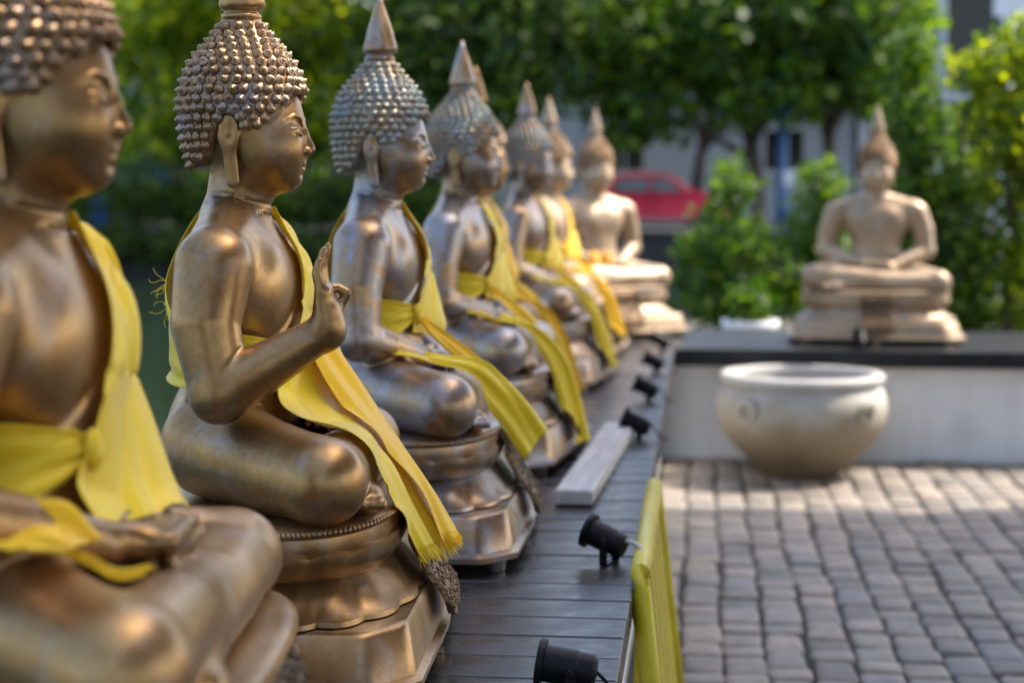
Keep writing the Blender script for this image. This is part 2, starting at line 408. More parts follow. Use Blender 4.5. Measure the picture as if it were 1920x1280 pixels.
def nets(fn, lo, hi, h):
    ax = [np.arange(lo[i], hi[i] + h, h, dtype=np.float32) for i in range(3)]
    n = [len(a) for a in ax]
    F = np.empty(n, np.float32)
    for i0 in range(0, n[0], 16):
        X, Y, Z = np.meshgrid(ax[0][i0:i0 + 16], ax[1], ax[2], indexing='ij')
        F[i0:i0 + 16] = fn(np.stack([X, Y, Z], -1))
    S = F < 0
    cs = np.zeros([q - 1 for q in n], np.int8)
    offs = [(i, j, k) for i in (0, 1) for j in (0, 1) for k in (0, 1)]
    for i, j, k in offs: cs += S[i:n[0] - 1 + i, j:n[1] - 1 + j, k:n[2] - 1 + k]
    act = np.argwhere((cs > 0) & (cs < 8))
    idx = -np.ones(cs.shape, np.int32); idx[tuple(act.T)] = np.arange(len(act))
    acc = np.zeros((len(act), 3)); cnt = np.zeros(len(act))
    for a in offs:
        for d in range(3):
            if a[d]: continue
            b = list(a); b[d] = 1
            fa = F[tuple((act + a).T)]; fb = F[tuple((act + b).T)]
            mk = (fa < 0) != (fb < 0)
            t = fa / np.where(mk, fa - fb, 1)
            p = np.tile(np.array(a, float), (len(act), 1)); p[:, d] = t
            acc[mk] += p[mk]; cnt[mk] += 1
    v = (act + acc / cnt[:, None]) * h + np.array(lo)
    quads = []
    for d in range(3):
        e, g = [(1, 2), (2, 0), (0, 1)][d]
        s0 = [slice(None)] * 3; s1 = [slice(None)] * 3; s0[d] = slice(0, -1); s1[d] = slice(1, None)
        A = S[tuple(s0)]; B = S[tuple(s1)]
        E = np.argwhere(A != B)
        E = E[(E[:, e] > 0) & (E[:, g] > 0) & (E[:, e] < n[e] - 1) & (E[:, g] < n[g] - 1)]
        flip = ~A[tuple(E.T)]
        q = []
        for oe, og in ((0, 0), (1, 0), (1, 1), (0, 1)):
            c = E.copy(); c[:, e] -= 1 - oe; c[:, g] -= 1 - og
            q.append(idx[tuple(c.T)])
        q = np.stack(q, -1)
        q[flip] = q[flip][:, ::-1]
        quads.append(q)
    return v.astype(np.float32), np.vstack(quads).astype(np.int32)

HX = 0.020   # the head is carried forward of the torso axis
def neck_folds(P, d, ox=0.0):
    for z in (0.768, 0.786):
        q = P - V3((-0.010 + ox, 0, z)); rr_ = np.sqrt(q[..., 0] ** 2 + q[..., 1] ** 2)
        g = np.sqrt((rr_ - 0.0595) ** 2 + (q[..., 2] + 0.22 * q[..., 0]) ** 2) - 0.0022
        d = smax(d, -g, 0.005)
    return d
# statue space: x forward, y to the statue's left, z up from the deck
def sdf_torso(P):
    d = ell(P, (-0.012, 0, 0.385), (0.115, 0.165, 0.105))
    d = smin(d, ell(P, (0.002, 0, 0.50), (0.088, 0.122, 0.13)), 0.05)
    d = smin(d, ell(P, (-0.008, 0, 0.628), (0.092, 0.160, 0.125)), 0.05)
    for s in (-1, 1):
        d = smin(d, ell(P, (0.024, s * 0.066, 0.635), (0.060, 0.084, 0.075)), 0.05)
        d = smin(d, cone(P, (-0.018, s * 0.028, 0.752), (-0.006, s * 0.185, 0.688), 0.042, 0.056), 0.04)
    d = smin(d, cone(P, (-0.012, 0, 0.70), (0.004, 0, 0.84), 0.063, 0.046), 0.03)
    # robe: raised layer left of a slanting hem that passes under the right breast
    n = np.array([0.10, 0.62, -0.78], np.float32); n /= np.linalg.norm(n)
    t = (P - V3((0.07, -0.03, 0.592))) @ n
    up = P[..., 2]
    d = d - 0.0045 * np.clip(t / 0.006 + 0.5, 0, 1) * np.clip((0.77 - up) / 0.02, 0, 1)
    d = neck_folds(P, d)
    for s in (-1, 1):
        d = smin(d, ell(P, (0.0815, s * 0.082, 0.618), (0.0065, 0.006, 0.006)), 0.004)
    return d
def sdf_legs(P):
    d = ell(P, (0.06, 0, 0.335), (0.15, 0.22, 0.055))
    d = smin(d, chain(P, [(-0.030, -0.110, 0.370), (0.075, -0.222, 0.354), (0.185, -0.316, 0.343)], [0.090, 0.078, 0.066]), 0.03)
    d = smin(d, chain(P, [(-0.030, 0.110, 0.366), (0.070, 0.222, 0.338), (0.174, 0.314, 0.320)], [0.088, 0.072, 0.061]), 0.03)
    # left shin beneath, right shin on top
    l = chain(P, [(0.174, 0.312, 0.318), (0.192, 0.13, 0.318), (0.204, -0.09, 0.316)], [0.061, 0.052, 0.040])
    d = smin(d, l, 0.020)
    r = chain(P, [(0.185, -0.313, 0.341), (0.188, -0.12, 0.343), (0.176, 0.085, 0.340)], [0.066, 0.055, 0.038])
    d = smin(d, r, 0.020)
    # left foot under the right knee, right foot on the left thigh
    f = smin(cone(P, (0.208, -0.09, 0.318), (0.236, -0.225, 0.300), 0.038, 0.024), ell(P, (0.236, -0.215, 0.300), (0.034, 0.05, 0.021)), 0.02)
    d = smin(d, f, 0.010)
    for i in range(5):
        d = smin(d, cone(P, (0.216 + i * 0.013, -0.250, 0.302), (0.218 + i * 0.0135, -0.290 + i * 0.004, 0.300), 0.0085, 0.0078 + (0.003 if i == 4 else 0)), 0.004)
    g = smin(cone(P, (0.176, 0.08, 0.340), (0.160, 0.225, 0.350), 0.036, 0.025), ell(P, (0.160, 0.215, 0.352), (0.043, 0.06, 0.020)), 0.02)
    d = smin(d, g, 0.008)
    for i in range(5):
        d = smin(d, cone(P, (0.192 - i * 0.016, 0.258, 0.360), (0.187 - i * 0.016, 0.300 - i * 0.005, 0.362), 0.0085, 0.0078 + (0.003 if i == 0 else 0)), 0.004)
    return d
def hand_lap(P, s, z):
    # s=-1 right hand, fingers point to the other side
    w_ = (0.118, s * 0.105, z + 0.004)
    d = rbox(P, (0.150, s * 0.040, z), (0.040, 0.045, 0.013), 0.012)
    d = smin(d, cone(P, w_, (0.142, s * 0.065, z), 0.026, 0.022), 0.02)
    for i in range(4):
        x = 0.122 + i * 0.0185; L = [0.060, 0.072, 0.074, 0.064][i]
        d = smin(d, chain(P, [(x, s * 0.012, z), (x + .002, -s * L * .45, z + 0.004), (x, -s * L, z - 0.001)], [0.0100, 0.0095, 0.0075]), 0.004)
    d = smin(d, chain(P, [(0.122, s * 0.062, z + .008), (0.112, s * 0.030, z + 0.018), (0.120, s * 0.004, z + 0.022)], [0.013, 0.011, 0.009]), 0.006)
    return d
def arm(P, s, elbow, wrist):
    u = chain(P, [(-0.005, s * 0.205, 0.675), (-0.012, s * 0.243, 0.585), elbow], [0.064, 0.056, 0.046])
    mid = tuple((a * .6 + b * .4) for a, b in zip(elbow, wrist))
    fo = chain(P, [elbow, mid, wrist], [0.046, 0.041, 0.027])
    return smin(u, fo, 0.012)
def sdf_arms(P, pose):
    d = arm(P, 1, (-0.005, 0.262, 0.478), (0.115, 0.105, 0.412))
    d = smin(d, hand_lap(P, 1, 0.400), 0.006)
    if pose == 'lap':
        d = smin(d, arm(P, -1, (-0.005, -0.262, 0.478), (0.115, -0.105, 0.422)), 0.01)
        d = smin(d, hand_lap(P, -1, 0.418), 0.004)
    else:
        a = arm(P, -1, (0.012, -0.262, 0.474), (0.188, -0.246, 0.578))
        # raised hand, palm forward, little finger towards -y
        h = rbox(P, (0.180, -0.240, 0.614), (0.014, 0.034, 0.036), 0.013)
        h = smin(h, cone(P, (0.184, -0.246, 0.570), (0.186, -0.241, 0.602), 0.027, 0.021), 0.02)
        h = smin(h, ell(P, (0.190, -0.224, 0.598), (0.015, 0.017, 0.026)), 0.012)
        h = smin(h, ell(P, (0.189, -0.258, 0.594), (0.014, 0.013, 0.024)), 0.012)
        for i in range(3):
            y = -0.2645 + i * 0.0178; L = [0.042, 0.058, 0.064][i]
            h = smin(h, chain(P, [(0.178, y, 0.642), (0.171 + 0.002 * i, y + .001, 0.646 + L * .5), (0.176 + 0.004 * i, y + .002, 0.646 + L)], [0.0092, 0.0085, 0.0064]), 0.003)
        h = smin(h, chain(P, [(0.180, -0.209, 0.640), (0.195, -0.208, 0.642), (0.213, -0.209, 0.634)], [0.0092, 0.0084, 0.0066]), 0.003)
        h = smin(h, chain(P, [(0.190, -0.207, 0.600), (0.200, -0.206, 0.616), (0.209, -0.208, 0.626)], [0.0125, 0.0098, 0.0076]), 0.005)
        d = smin(d, smin(a, h, 0.012), 0.01)
    return d
def sdf_body(P, pose):
    t = sdf_torso(P); d = smin(t, sdf_legs(P), 0.014)
    return smin(d, sdf_arms(P, pose), 0.010)
def sdf_head(P):
    d = ell(P, (-0.018, 0, 0.925), (0.098, 0.080, 0.098))
    d = smin(d, ell(P, (0.012, 0, 0.888), (0.079, 0.069, 0.098)), 0.03)
    d = smin(d, ell(P, (0.022, 0, 0.842), (0.060, 0.058, 0.047)), 0.03)
    d = smin(d, ell(P, (0.062, 0, 0.8185), (0.021, 0.024, 0.017)), 0.022)
    for s in (-1, 1):
        d = smin(d, ell(P, (0.040, s * 0.034, 0.868), (0.046, 0.036, 0.040)), 0.03)
    d = smin(d, cone(P, (-0.030, 0, 0.74), (-0.010, 0, 0.86), 0.0575, 0.0565), 0.012); d = neck_folds(P, d, -0.016)
    # eye sockets, brows, lids
    for s in (-1, 1):
        d = smax(d, -ell(P, (0.1035, s * 0.030, 0.9075), (0.017, 0.023, 0.0095)), 0.016)
        d = smin(d, chain(P, [(0.0885, s * 0.009, 0.9085), (0.0885, s * 0.020, 0.9215), (0.082, s * 0.037, 0.9255), (0.064, s * 0.057, 0.9125)], [0.0022, 0.0022, 0.0020, 0.0010]), 0.005)
        d = smin(d, ell(P, (0.0730, s * 0.0325, 0.8985), (0.0155, 0.0205, 0.0118)), 0.004)
        d = smax(d, -chain(P, [(0.0875, s * 0.0165, 0.8925), (0.0885, s * 0.026, 0.8905), (0.0840, s * 0.040, 0.8915), (0.0725, s * 0.053, 0.8965)], [0.0014, 0.0022, 0.0022, 0.0012]), 0.0015)
        d = smax(d, -chain(P, [(0.0885, s * 0.018, 0.9055), (0.0870, s * 0.032, 0.9095), (0.0760, s * 0.049, 0.9030)], [0.0010, 0.0012, 0.0008]), 0.002)
    # nose
    n = chain(P, [(0.0820, 0, 0.918), (0.0915, 0, 0.893), (0.1000, 0, 0.8695)], [0.0064, 0.0074, 0.0100], 0.004)
    d = smin(d, n, 0.009)
    for s in (-1, 1):
        d = smin(d, ell(P, (0.0935, s * 0.0125, 0.8645), (0.0115, 0.0075, 0.0078)), 0.004)
        d = smax(d, -ell(P, (0.1000, s * 0.0065, 0.8575), (0.006, 0.0035, 0.003)), 0.002)
    # lips and smile
    d = smax(d, -ell(P, (0.097, 0, 0.8525), (0.010, 0.0045, 0.007)), 0.006)
    for s in (-1, 1):
        d = smin(d, chain(P, [(0.0868, 0, 0.8420), (0.0865, s * 0.006, 0.8440), (0.0740, s * 0.0245, 0.8445)], [0.0056, 0.0064, 0.0026]), 0.003)
        d = smin(d, chain(P, [(0.0850, 0, 0.8325), (0.0835, s * 0.008, 0.8330), (0.0735, s * 0.0225, 0.8405)], [0.0074, 0.0068, 0.0026]), 0.003)
        d = smax(d, -chain(P, [(0.0940, 0, 0.8382), (0.0915, s * 0.009, 0.8387), (0.0748, s * 0.0285, 0.8450)], [0.0020, 0.0021, 0.0021]), 0.002)
    d = smax(d, -ell(P, (0.092, 0, 0.8245), (0.010, 0.016, 0.0045)), 0.006)
    # long ears
    for s in (-1, 1):
        e = ell(P, (-0.024, s * 0.081, 0.896), (0.0195, 0.0080, 0.0330))
        e = smin(e, cone(P * V3((1, 2.3, 1)), (-0.025, s * 0.0805 * 2.3, 0.885), (-0.018, s * 0.0795 * 2.3, 0.813), 0.0130, 0.0115), 0.010)
        e = smax(e, -ell(P, (-0.021, s * 0.0915, 0.899), (0.0125, 0.0075, 0.0235)), 0.004)
        e = smin(e, chain(P, [(-0.026, s * 0.0845, 0.912), (-0.025, s * 0.0850, 0.892), (-0.016, s * 0.0840, 0.880)], [0.0028, 0.0030, 0.0022]), 0.003)
        e = smax(e, -cone(P, (-0.020, s * 0.0875, 0.850), (-0.021, s * 0.0875, 0.828), 0.0020, 0.0020), 0.002)
        d = smin(d, e, 0.004)
    return d
HZ = [0.826, 0.86, 0.90, 0.93, 0.968, 1.003, 1.02, 1.035, 1.05, 1.07, 1.085, 1.094]
HR = [0.084, 0.097, 0.1045, 0.1065, 0.1055, 0.094, 0.0845, 0.071, 0.057, 0.042, 0.034, 0.032]
HZf = np.linspace(HZ[0], HZ[-1], 80); HRf = np.interp(HZf, HZ, HR)
HRf = np.convolve(np.pad(HRf, 4, mode='edge'), np.ones(9) / 9, 'valid')
def hair_r(z): return float(np.interp(z, HZf, HRf))
def hair_p(th, z):
    r = hair_r(z); return np.array([-0.0155 + HX + r * math.cos(th), 0.86 * r * math.sin(th), z])
def hair_low(th):
    a = abs((th + math.pi) % (2 * math.pi) - math.pi)
    return interp(math.degrees(a), [0, 15, 32, 50, 66, 76, 86, 100, 112, 125, 150, 180], [0.970, 0.968, 0.955, 0.932, 0.908, 0.897, 0.922, 0.928, 0.885, 0.855, 0.838, 0.832])
def build_hair():
    n, mrows = 96, 30
    v = []; f = []
    for j in range(n):
        th = 2 * math.pi * j / n; zl = hair_low(th)
        p0 = hair_p(th, zl); c = np.array([-0.0155 + HX, 0, p0[2]])
        v.append(tuple(c + (p0 - c) * 0.55 + np.array([0, 0, 0.004])))
        for i in range(mrows): v.append(tuple(hair_p(th, zl + (HZ[-1] - zl) * i / (mrows - 1))))
    m1 = mrows + 1
    for j in range(n):
        for i in range(m1 - 1):
            a = j * m1 + i; b = ((j + 1) % n) * m1 + i
            f.append((a, b, b + 1, a + 1))
    f.append(tuple(j * m1 + m1 - 1 for j in range(n)))
    me = mesh('hair', v, f, True)
    curls = []
    z = 0.842; row = 0
    while z < 1.086:
        r = hair_r(z); circ = 2 * math.pi * r * 0.93
        cnt = max(8, int(round(circ / 0.0188)))
        for k in range(cnt):
            th = 2 * math.pi * (k + 0.5 * (row % 2)) / cnt + random.uniform(-.02, .02)
            if z < hair_low(th) + 0.004: continue
            p = hair_p(th, z + random.uniform(-.0014, .0014)); a = hair_p(th + .01, z); b_ = hair_p(th, z + .002)
            nrm = np.cross(a - hair_p(th, z), b_ - hair_p(th, z)); nrm /= np.linalg.norm(nrm)
            curls.append((p, nrm, 0.80 + 0.14 * (r / 0.105) + random.uniform(-.05, .05)))
        # a row follows the curved surface
        dz = 0.0160; slope = (hair_r(z + .005) - hair_r(z)) / .005
        z += dz / math.sqrt(1 + slope * slope); row += 1
    for k in range(64):   # the row that rims the forehead, temples and nape
        th = -math.pi + 2 * math.pi * k / 64
        zz = hair_low(th) + 0.003; p = hair_p(th, zz); nrm = np.array([math.cos(th), math.sin(th), -0.1]); nrm /= np.linalg.norm(nrm)
        if all(np.linalg.norm(p - c[0]) > 0.0115 for c in curls): curls.append((p, nrm, 0.92))
    return me, curls
def curl_shape(n=9):
    prof = [(0.0096, -0.003), (0.0103, 0.0010), (0.0100, 0.0030), (0.0086, 0.0046), (0.0074, 0.0048), (0.0070, 0.0066), (0.0056, 0.0078), (0.0044, 0.0080), (0.0038, 0.0098), (0.0022, 0.0112), (0.0005, 0.0116)]
    v = []; f = []
    for i, (r, z) in enumerate(prof):
        for k in range(n):
            a = 2 * math.pi * k / n + i * 0.3; v.append((r * math.cos(a) + 0.0010 * math.sin(i * .7), r * math.sin(a) + 0.0008 * i / 10, z + 0.0022 * (((k + i * .4) / n) % 1 - .5)))
    for i in range(len(prof) - 1):
        for k in range(n):
            a = i * n + k; b = i * n + (k + 1) % n; f.append((a, b, b + n, a + n))
    f.append(tuple(range((len(prof) - 1) * n, len(prof) * n)))
    return v, f
hair_me, CURLS = build_hair()
cv, cf = curl_shape(); curl_me = mesh('curl', cv, cf, True)
def curl_matrix(c):
    q = Vector(c[1]).to_track_quat('Z', 'Y')
    h = math.sin(c[0][0] * 7919 + c[0][1] * 3571 + c[0][2] * 1543); g = math.sin(h * 91.7)
    return (Matrix.Translation(Vector(c[0])) @ q.to_matrix().to_4x4() @ Matrix.Rotation(h * 0.07, 4, 'X') @ Matrix.Rotation(g * 0.07, 4, 'Y')
            @ Matrix.Rotation(h * 40, 4, 'Z') @ Matrix.Diagonal((c[2] * (1 + .08 * g), c[2] * (1 - .06 * h), c[2] * (1.0 + 0.12 * h), 1)))
def curls_mesh(sel):
    mb = MB()
    for c in sel:
        M = curl_matrix(c); mb.add([tuple(M @ Vector(p)) for p in cv], cf)
    return mesh('curls', mb.v, mb.f, True)
all_curls = curls_mesh(CURLS)
hv, hf = nets(sdf_head, (-0.125, -0.10, 0.742), (0.125, 0.10, 0.985), 0.0021); hv[:, 0] += HX
bodies = {}
for pose in ('lap', 'raised'):
    bv, bf = nets(lambda P: sdf_body(P, pose), (-0.15, -0.42, 0.25), (0.36, 0.42, 0.80), 0.0042)
    keepv = np.concatenate([bv, hv]); keepf = np.concatenate([bf, hf + len(bv)])
    bodies[pose] = mesh('body', keepv, keepf, True)
# flame finial: collar and a tall ridged spire
mb = MB(); n = 32; prof = [(0.031, 1.088), (0.0345, 1.092), (0.0345, 1.097), (0.030, 1.100), (0.029, 1.103), (0.0355, 1.107), (0.0375, 1.114), (0.0350, 1.126), (0.0285, 1.148), (0.0285, 1.151), (0.0215, 1.175), (0.0140, 1.200), (0.0075, 1.222), (0.0015, 1.241)]
v = []; f = []
for r, z in prof:
    amp = 0.0 if z < 1.109 else 0.09
    for k in range(n):
        a = 2 * math.pi * k / n; q = r * (1 + amp * (abs(math.cos(a * 4 + z * 18)) - .5) + (0.10 if amp and math.cos(a) > .8 else 0))
        v.append((-0.0155 + HX + q * math.cos(a), q * math.sin(a), z))
for i in range(len(prof) - 1):
    for k in range(n):
        a = i * n + k; b_ = i * n + (k + 1) % n; f.append((a, b_, b_ + n, a + n))
f.append(tuple(range((len(prof) - 1) * n, len(prof) * n)))
finial_me = mesh('flame_finial', v, f, True)

# ------------------------------------------------------------------ pedestal
PC = np.array([0.072, 0.0])
def plan(kind, th):
    c, s = math.cos(th), math.sin(th)
    if kind == 'round':
        p = 2.9; r = (abs(c) ** p + abs(s) ** p) ** (-1 / p); return np.array([r * c * 0.28, r * s * 0.43])
    # chamfered polygon
    poly = [(0.275, 0.0), (0.262, 0.36), (0.20, 0.43), (-0.17, 0.43), (-0.27, 0.30), (-0.27, -0.30), (-0.17, -0.43), (0.20, -0.43), (0.262, -0.36), (0.275, 0.0)]
    d = np.array([c * 0.28, s * 0.43]); best = None
    for i in range(len(poly) - 1):
        a = np.array(poly[i]); e = np.array(poly[i + 1]) - a
        den = d[0] * e[1] - d[1] * e[0]
        if abs(den) < 1e-9: continue
        t = (a[0] * e[1] - a[1] * e[0]) / den; u = (a[0] * d[1] - a[1] * d[0]) / den
        if t > 0 and -1e-6 <= u <= 1 + 1e-6: best = t if best is None else min(best, t)
    return d * (best or 1)
def loft(rows, n=160, petals=None, cap=True):
    """rows: (z, scale, kind, petal amplitude)"""
    v = []; f = []
    P = {k: [plan(k, 2 * math.pi * (i + .5) / n) for i in range(n)] for k in ('round', 'poly')}
    for z, sc, kind, amp, zamp in rows:
        for i in range(n):
            q = P[kind][i] * sc; ph = i / n * (petals or 1)
            w_ = abs(math.sin(math.pi * ph)) ** 0.7
            q = q * (1 + amp * (w_ - 0.6)); q[0] *= 1 if kind == 'poly' else float(np.interp(z, [0.13, 0.20, 0.21], [0.95, 0.92, 0.87])); v.append((PC[0] + q[0], q[1], 0.03 + (z - 0.03) * 0.905 + zamp * (w_ - .5)))
    for r in range(len(rows) - 1):
        for i in range(n):
            a = r * n + i; b = r * n + (i + 1) % n; f.append((a, b, b + n, a + n))
    if cap:
        f.append(tuple(reversed(range(n)))); f.append(tuple(range((len(rows) - 1) * n, len(rows) * n)))
    return v, f
def pm_(name, rows, petals=None, n=160, sm=True):
    v, f = loft(rows, n, petals); return mesh(name, v, f, sm)
PED = [
 ('plinth', pm_('plinth', [(0.030, 1.03, 'poly', 0, 0), (0.034, 1.045, 'poly', 0, 0), (0.046, 1.045, 'poly', 0, 0), (0.052, 1.0, 'poly', 0, 0), (0.126, 0.945, 'poly', 0, 0), (0.133, 0.925, 'poly', 0, 0)])),
 ('lower_lotus', pm_('lower_lotus', [(0.128, 0.86, 'round', 0.0, 0), (0.137, 0.935, 'round', 0.05, 0), (0.145, 0.93, 'round', 0.05, 0), (0.152, 0.885, 'round', 0.035, 0), (0.168, 0.845, 'round', 0.025, 0), (0.188, 0.80, 'round', 0.015, 0), (0.202, 0.775, 'round', 0, 0)], 22)),
 ('upper_lotus', pm_('upper_lotus', [(0.198, 0.76, 'round', 0, 0), (0.203, 0.80, 'round', 0.01, 0), (0.212, 0.845, 'round', 0.015, 0), (0.228, 0.875, 'round', 0.02, 0.0), (0.246, 0.885, 'round', 0.025, 0.003), (0.253, 0.885, 'round', 0.028, 0.008), (0.2545, 0.862, 'round', 0.015, 0.008), (0.268, 0.870, 'round', 0, 0), (0.284, 0.862, 'round', 0, 0)], 22)),
 ('seat_rim', pm_('seat_rim', [(0.282, 0.84, 'round', 0, 0), (0.2835, 0.868, 'round', 0, 0), (0.288, 0.874, 'round', 0, 0), (0.2975, 0.872, 'round', 0, 0), (0.301, 0.858, 'round', 0, 0), (0.3035, 0.80, 'round', 0, 0), (0.306, 0.5, 'round', 0, 0)])),
]
for _, me in PED:
    try: me.set_sharp_from_angle(angle=R(38))
    except Exception: pass
mb = MB()
for i in range(190):
    q = plan('round', 2 * math.pi * i / 190) * 0.876; q[0] *= 0.87
    mb.lathe([(0.001, -.0055), (0.0040, -.003), (0.0046, 0), (0.0040, .003), (0.001, .0055)], 6, Matrix.Translation((PC[0] + q[0], q[1], 0.2675)), caps=False)
bead_me = mesh('bead_trim', mb.v, mb.f, True)
foot_me = mesh('pedestal_foot', *(lambda m: (m.v, m.f))(MB().lathe([(0.016, 0.0), (0.018, 0.004), (0.022, 0.03), (0.022, 0.034)], 10)))
FEET = [(0.30, -0.36), (0.30, 0.36), (0.10, -0.40), (0.10, 0.40), (-0.13, -0.34), (-0.13, 0.34), (0.33, 0.0)]
# tongue plaque hanging over the front
mb = MB(); rows = []
path = catmull([(0.275, 0, 0.268), (0.296, 0, 0.232), (0.298, 0, 0.200), (0.326, 0, 0.148), (0.356, 0, 0.104), (0.364, 0, 0.060)], 22)
v = []; f = []
for i, p in enumerate(path):
    u = i / 21; wd = 0.088 * (1.0 - 0.05 * u) * (1 if u < .8 else math.sqrt(max(0.0, 1 - ((u - .8) / .2) ** 2)) * .85 + .15)
    for lay in (0.0, 0.009):
        for k in range(9):
            y_ = -wd + 2 * wd * k / 8
            v.append((p[0] + lay - 0.10 * y_ * y_, y_, p[2]))
W = 18
for i in range(21):
    for k in range(8):
        a = i * W + 9 + k; f.append((a, a + 1, a + W + 1, a + W))
    a = i * W; f.append((a, a + 9, a + W + 9, a + W)); f.append((a + 8, a + W + 8, a + W + 17, a + 17))
f.append(tuple(21 * W + q for q in list(range(0, 9)) + list(range(17, 8, -1))))
plaque_me = mesh('front_plaque', v, f, True)
mb = MB(); rq = random.Random(8)
def on_plaque(u, y_):
    p = path[min(21, int(u * 21))]; q = path[min(21, int(u * 21) + 1)]; t_ = u * 21 - int(u * 21)
    x0 = p[0] + (q[0] - p[0]) * t_; z0 = p[2] + (q[2] - p[2]) * t_
    return (x0 + 0.009 - 0.10 * y_ * y_, y_, z0)
for k in range(420):
    u = rq.uniform(.04, .93); hw = 0.072 * (1 if u < .8 else math.sqrt(max(0, 1 - ((u - .8) / .2) ** 2)))
    c_ = on_plaque(u, rq.uniform(-hw, hw)); r0 = rq.uniform(.0022, .0042)
    mb.lathe([(r0, -.001), (r0 * .8, .0022), (r0 * .25, .0036)], 6, Matrix.Translation(c_) @ Matrix.Rotation(R(80), 4, 'Y'))
for sgn in (-1, 1):
    mb.tube([on_plaque(u, sgn * 0.079 * (1 if u < .8 else math.sqrt(max(0, 1 - ((u - .8) / .2) ** 2)))) for u in np.linspace(.02, .985, 26)], .0035, 6)
orn_me = mesh('ornament', mb.v, mb.f, True)
def setmat(me, mat):
    c = me.copy(); c.materials.clear(); c.materials.append(mat); return c
_cache = {}
def mm(me, mat):
    k = (me.name, mat.name)
    if k not in _cache: _cache[k] = setmat(me, mat)
    return _cache[k]
def statue(loc, yaw, pose, skin, hairm, label, single_curls, scale=1.0):
    t = empty('seated_statue', loc, yaw); t.scale = (scale,) * 3
    tag(t, label, 'statue', 'seated bronze statues on the platforms')
    ob('body', mm(bodies[pose], BR[skin]), None, t)
    h = ob('hair', mm(hair_me, BR[hairm]), None, t)
    if single_curls:
        Mw = Matrix.Translation(Vector(loc)) @ Matrix.Rotation(yaw, 4, 'Z')
        cs = sorted(CURLS, key=lambda c: -((Mw.to_3x3() @ Vector(c[1])).dot((Vector((0, 0, CAMZ)) - (Mw @ Vector(c[0]))).normalized())))
        cm = mm(curl_me, BR[hairm])
        for c in cs[:300]:
            o = ob('curl', cm, None, h); o.matrix_local = curl_matrix(c)
        if len(cs) > 300:
            o = ob('curls', setmat(curls_mesh(cs[300:]), BR[hairm]), None, h); o['kind'] = 'stuff'
    else:
        o = ob('curls', mm(all_curls, BR[hairm]), None, h); o['kind'] = 'stuff'
    ob('flame_finial', mm(finial_me, BR[skin]), None, t)
    ped = None
    for nme, me in PED:
        p = ob(nme, mm(me, BR[skin]), None, t)
        if nme == 'seat_rim':
            b_ = ob('bead_trim', mm(bead_me, BR[skin]), None, p); b_['kind'] = 'stuff'
        if nme == 'plinth': ped = p
    for x_, y_ in FEET: ob('foot', mm(foot_me, BR[skin]), None, ped, (x_, y_, 0))
    fpq = ob('front_plaque', mm(plaque_me, BR['plaque']), None, t); oo = ob('ornament', mm(orn_me, BR['plaque']), None, fpq); oo['kind'] = 'stuff'
    return t

# ------------------------------------------------------------------ yellow sashes (cloth fitted to the figure)
def push(Pts, fn, off, hug):
    P = np.asarray(Pts, np.float32).copy()
    off = np.broadcast_to(np.asarray(off, np.float32), P.shape[:1]); hug = np.broadcast_to(np.asarray(hug, bool), P.shape[:1])
    e = 0.002
    for _ in range(14):
        d = fn(P)
        g = np.stack([fn(P + V3(a)) - fn(P - V3(a)) for a in ((e, 0, 0), (0, e, 0), (0, 0, e))], -1) / (2 * e)
        g /= np.maximum(np.linalg.norm(g, axis=1, keepdims=True), 1e-4)
        mv = off - d
        mv = np.where(hug | (mv > 0), mv, 0)
        P += g * np.clip(mv, -0.03, 0.03)[:, None] * 0.8
    return P
def fn_torso(P): return sdf_torso(P)
def fn_front(P):
    d = smin(sdf_torso(P), sdf_legs(P), 0.04)
    d = smin(d, hand_lap(P, 1, 0.400), 0.02)
    return smin(d, arm(P, 1, (-0.005, 0.262, 0.478), (0.115, 0.105, 0.412)), 0.03)
def fn_ped(P):
    d = fn_front(P)
    return smin(d, smin(rbox(P, (0.072, 0, 0.135), (0.218, 0.37, 0.138), 0.03), rbox(P, (0.075, 0, 0.07), (0.275, 0.40, 0.07), 0.03), 0.03), 0.02)
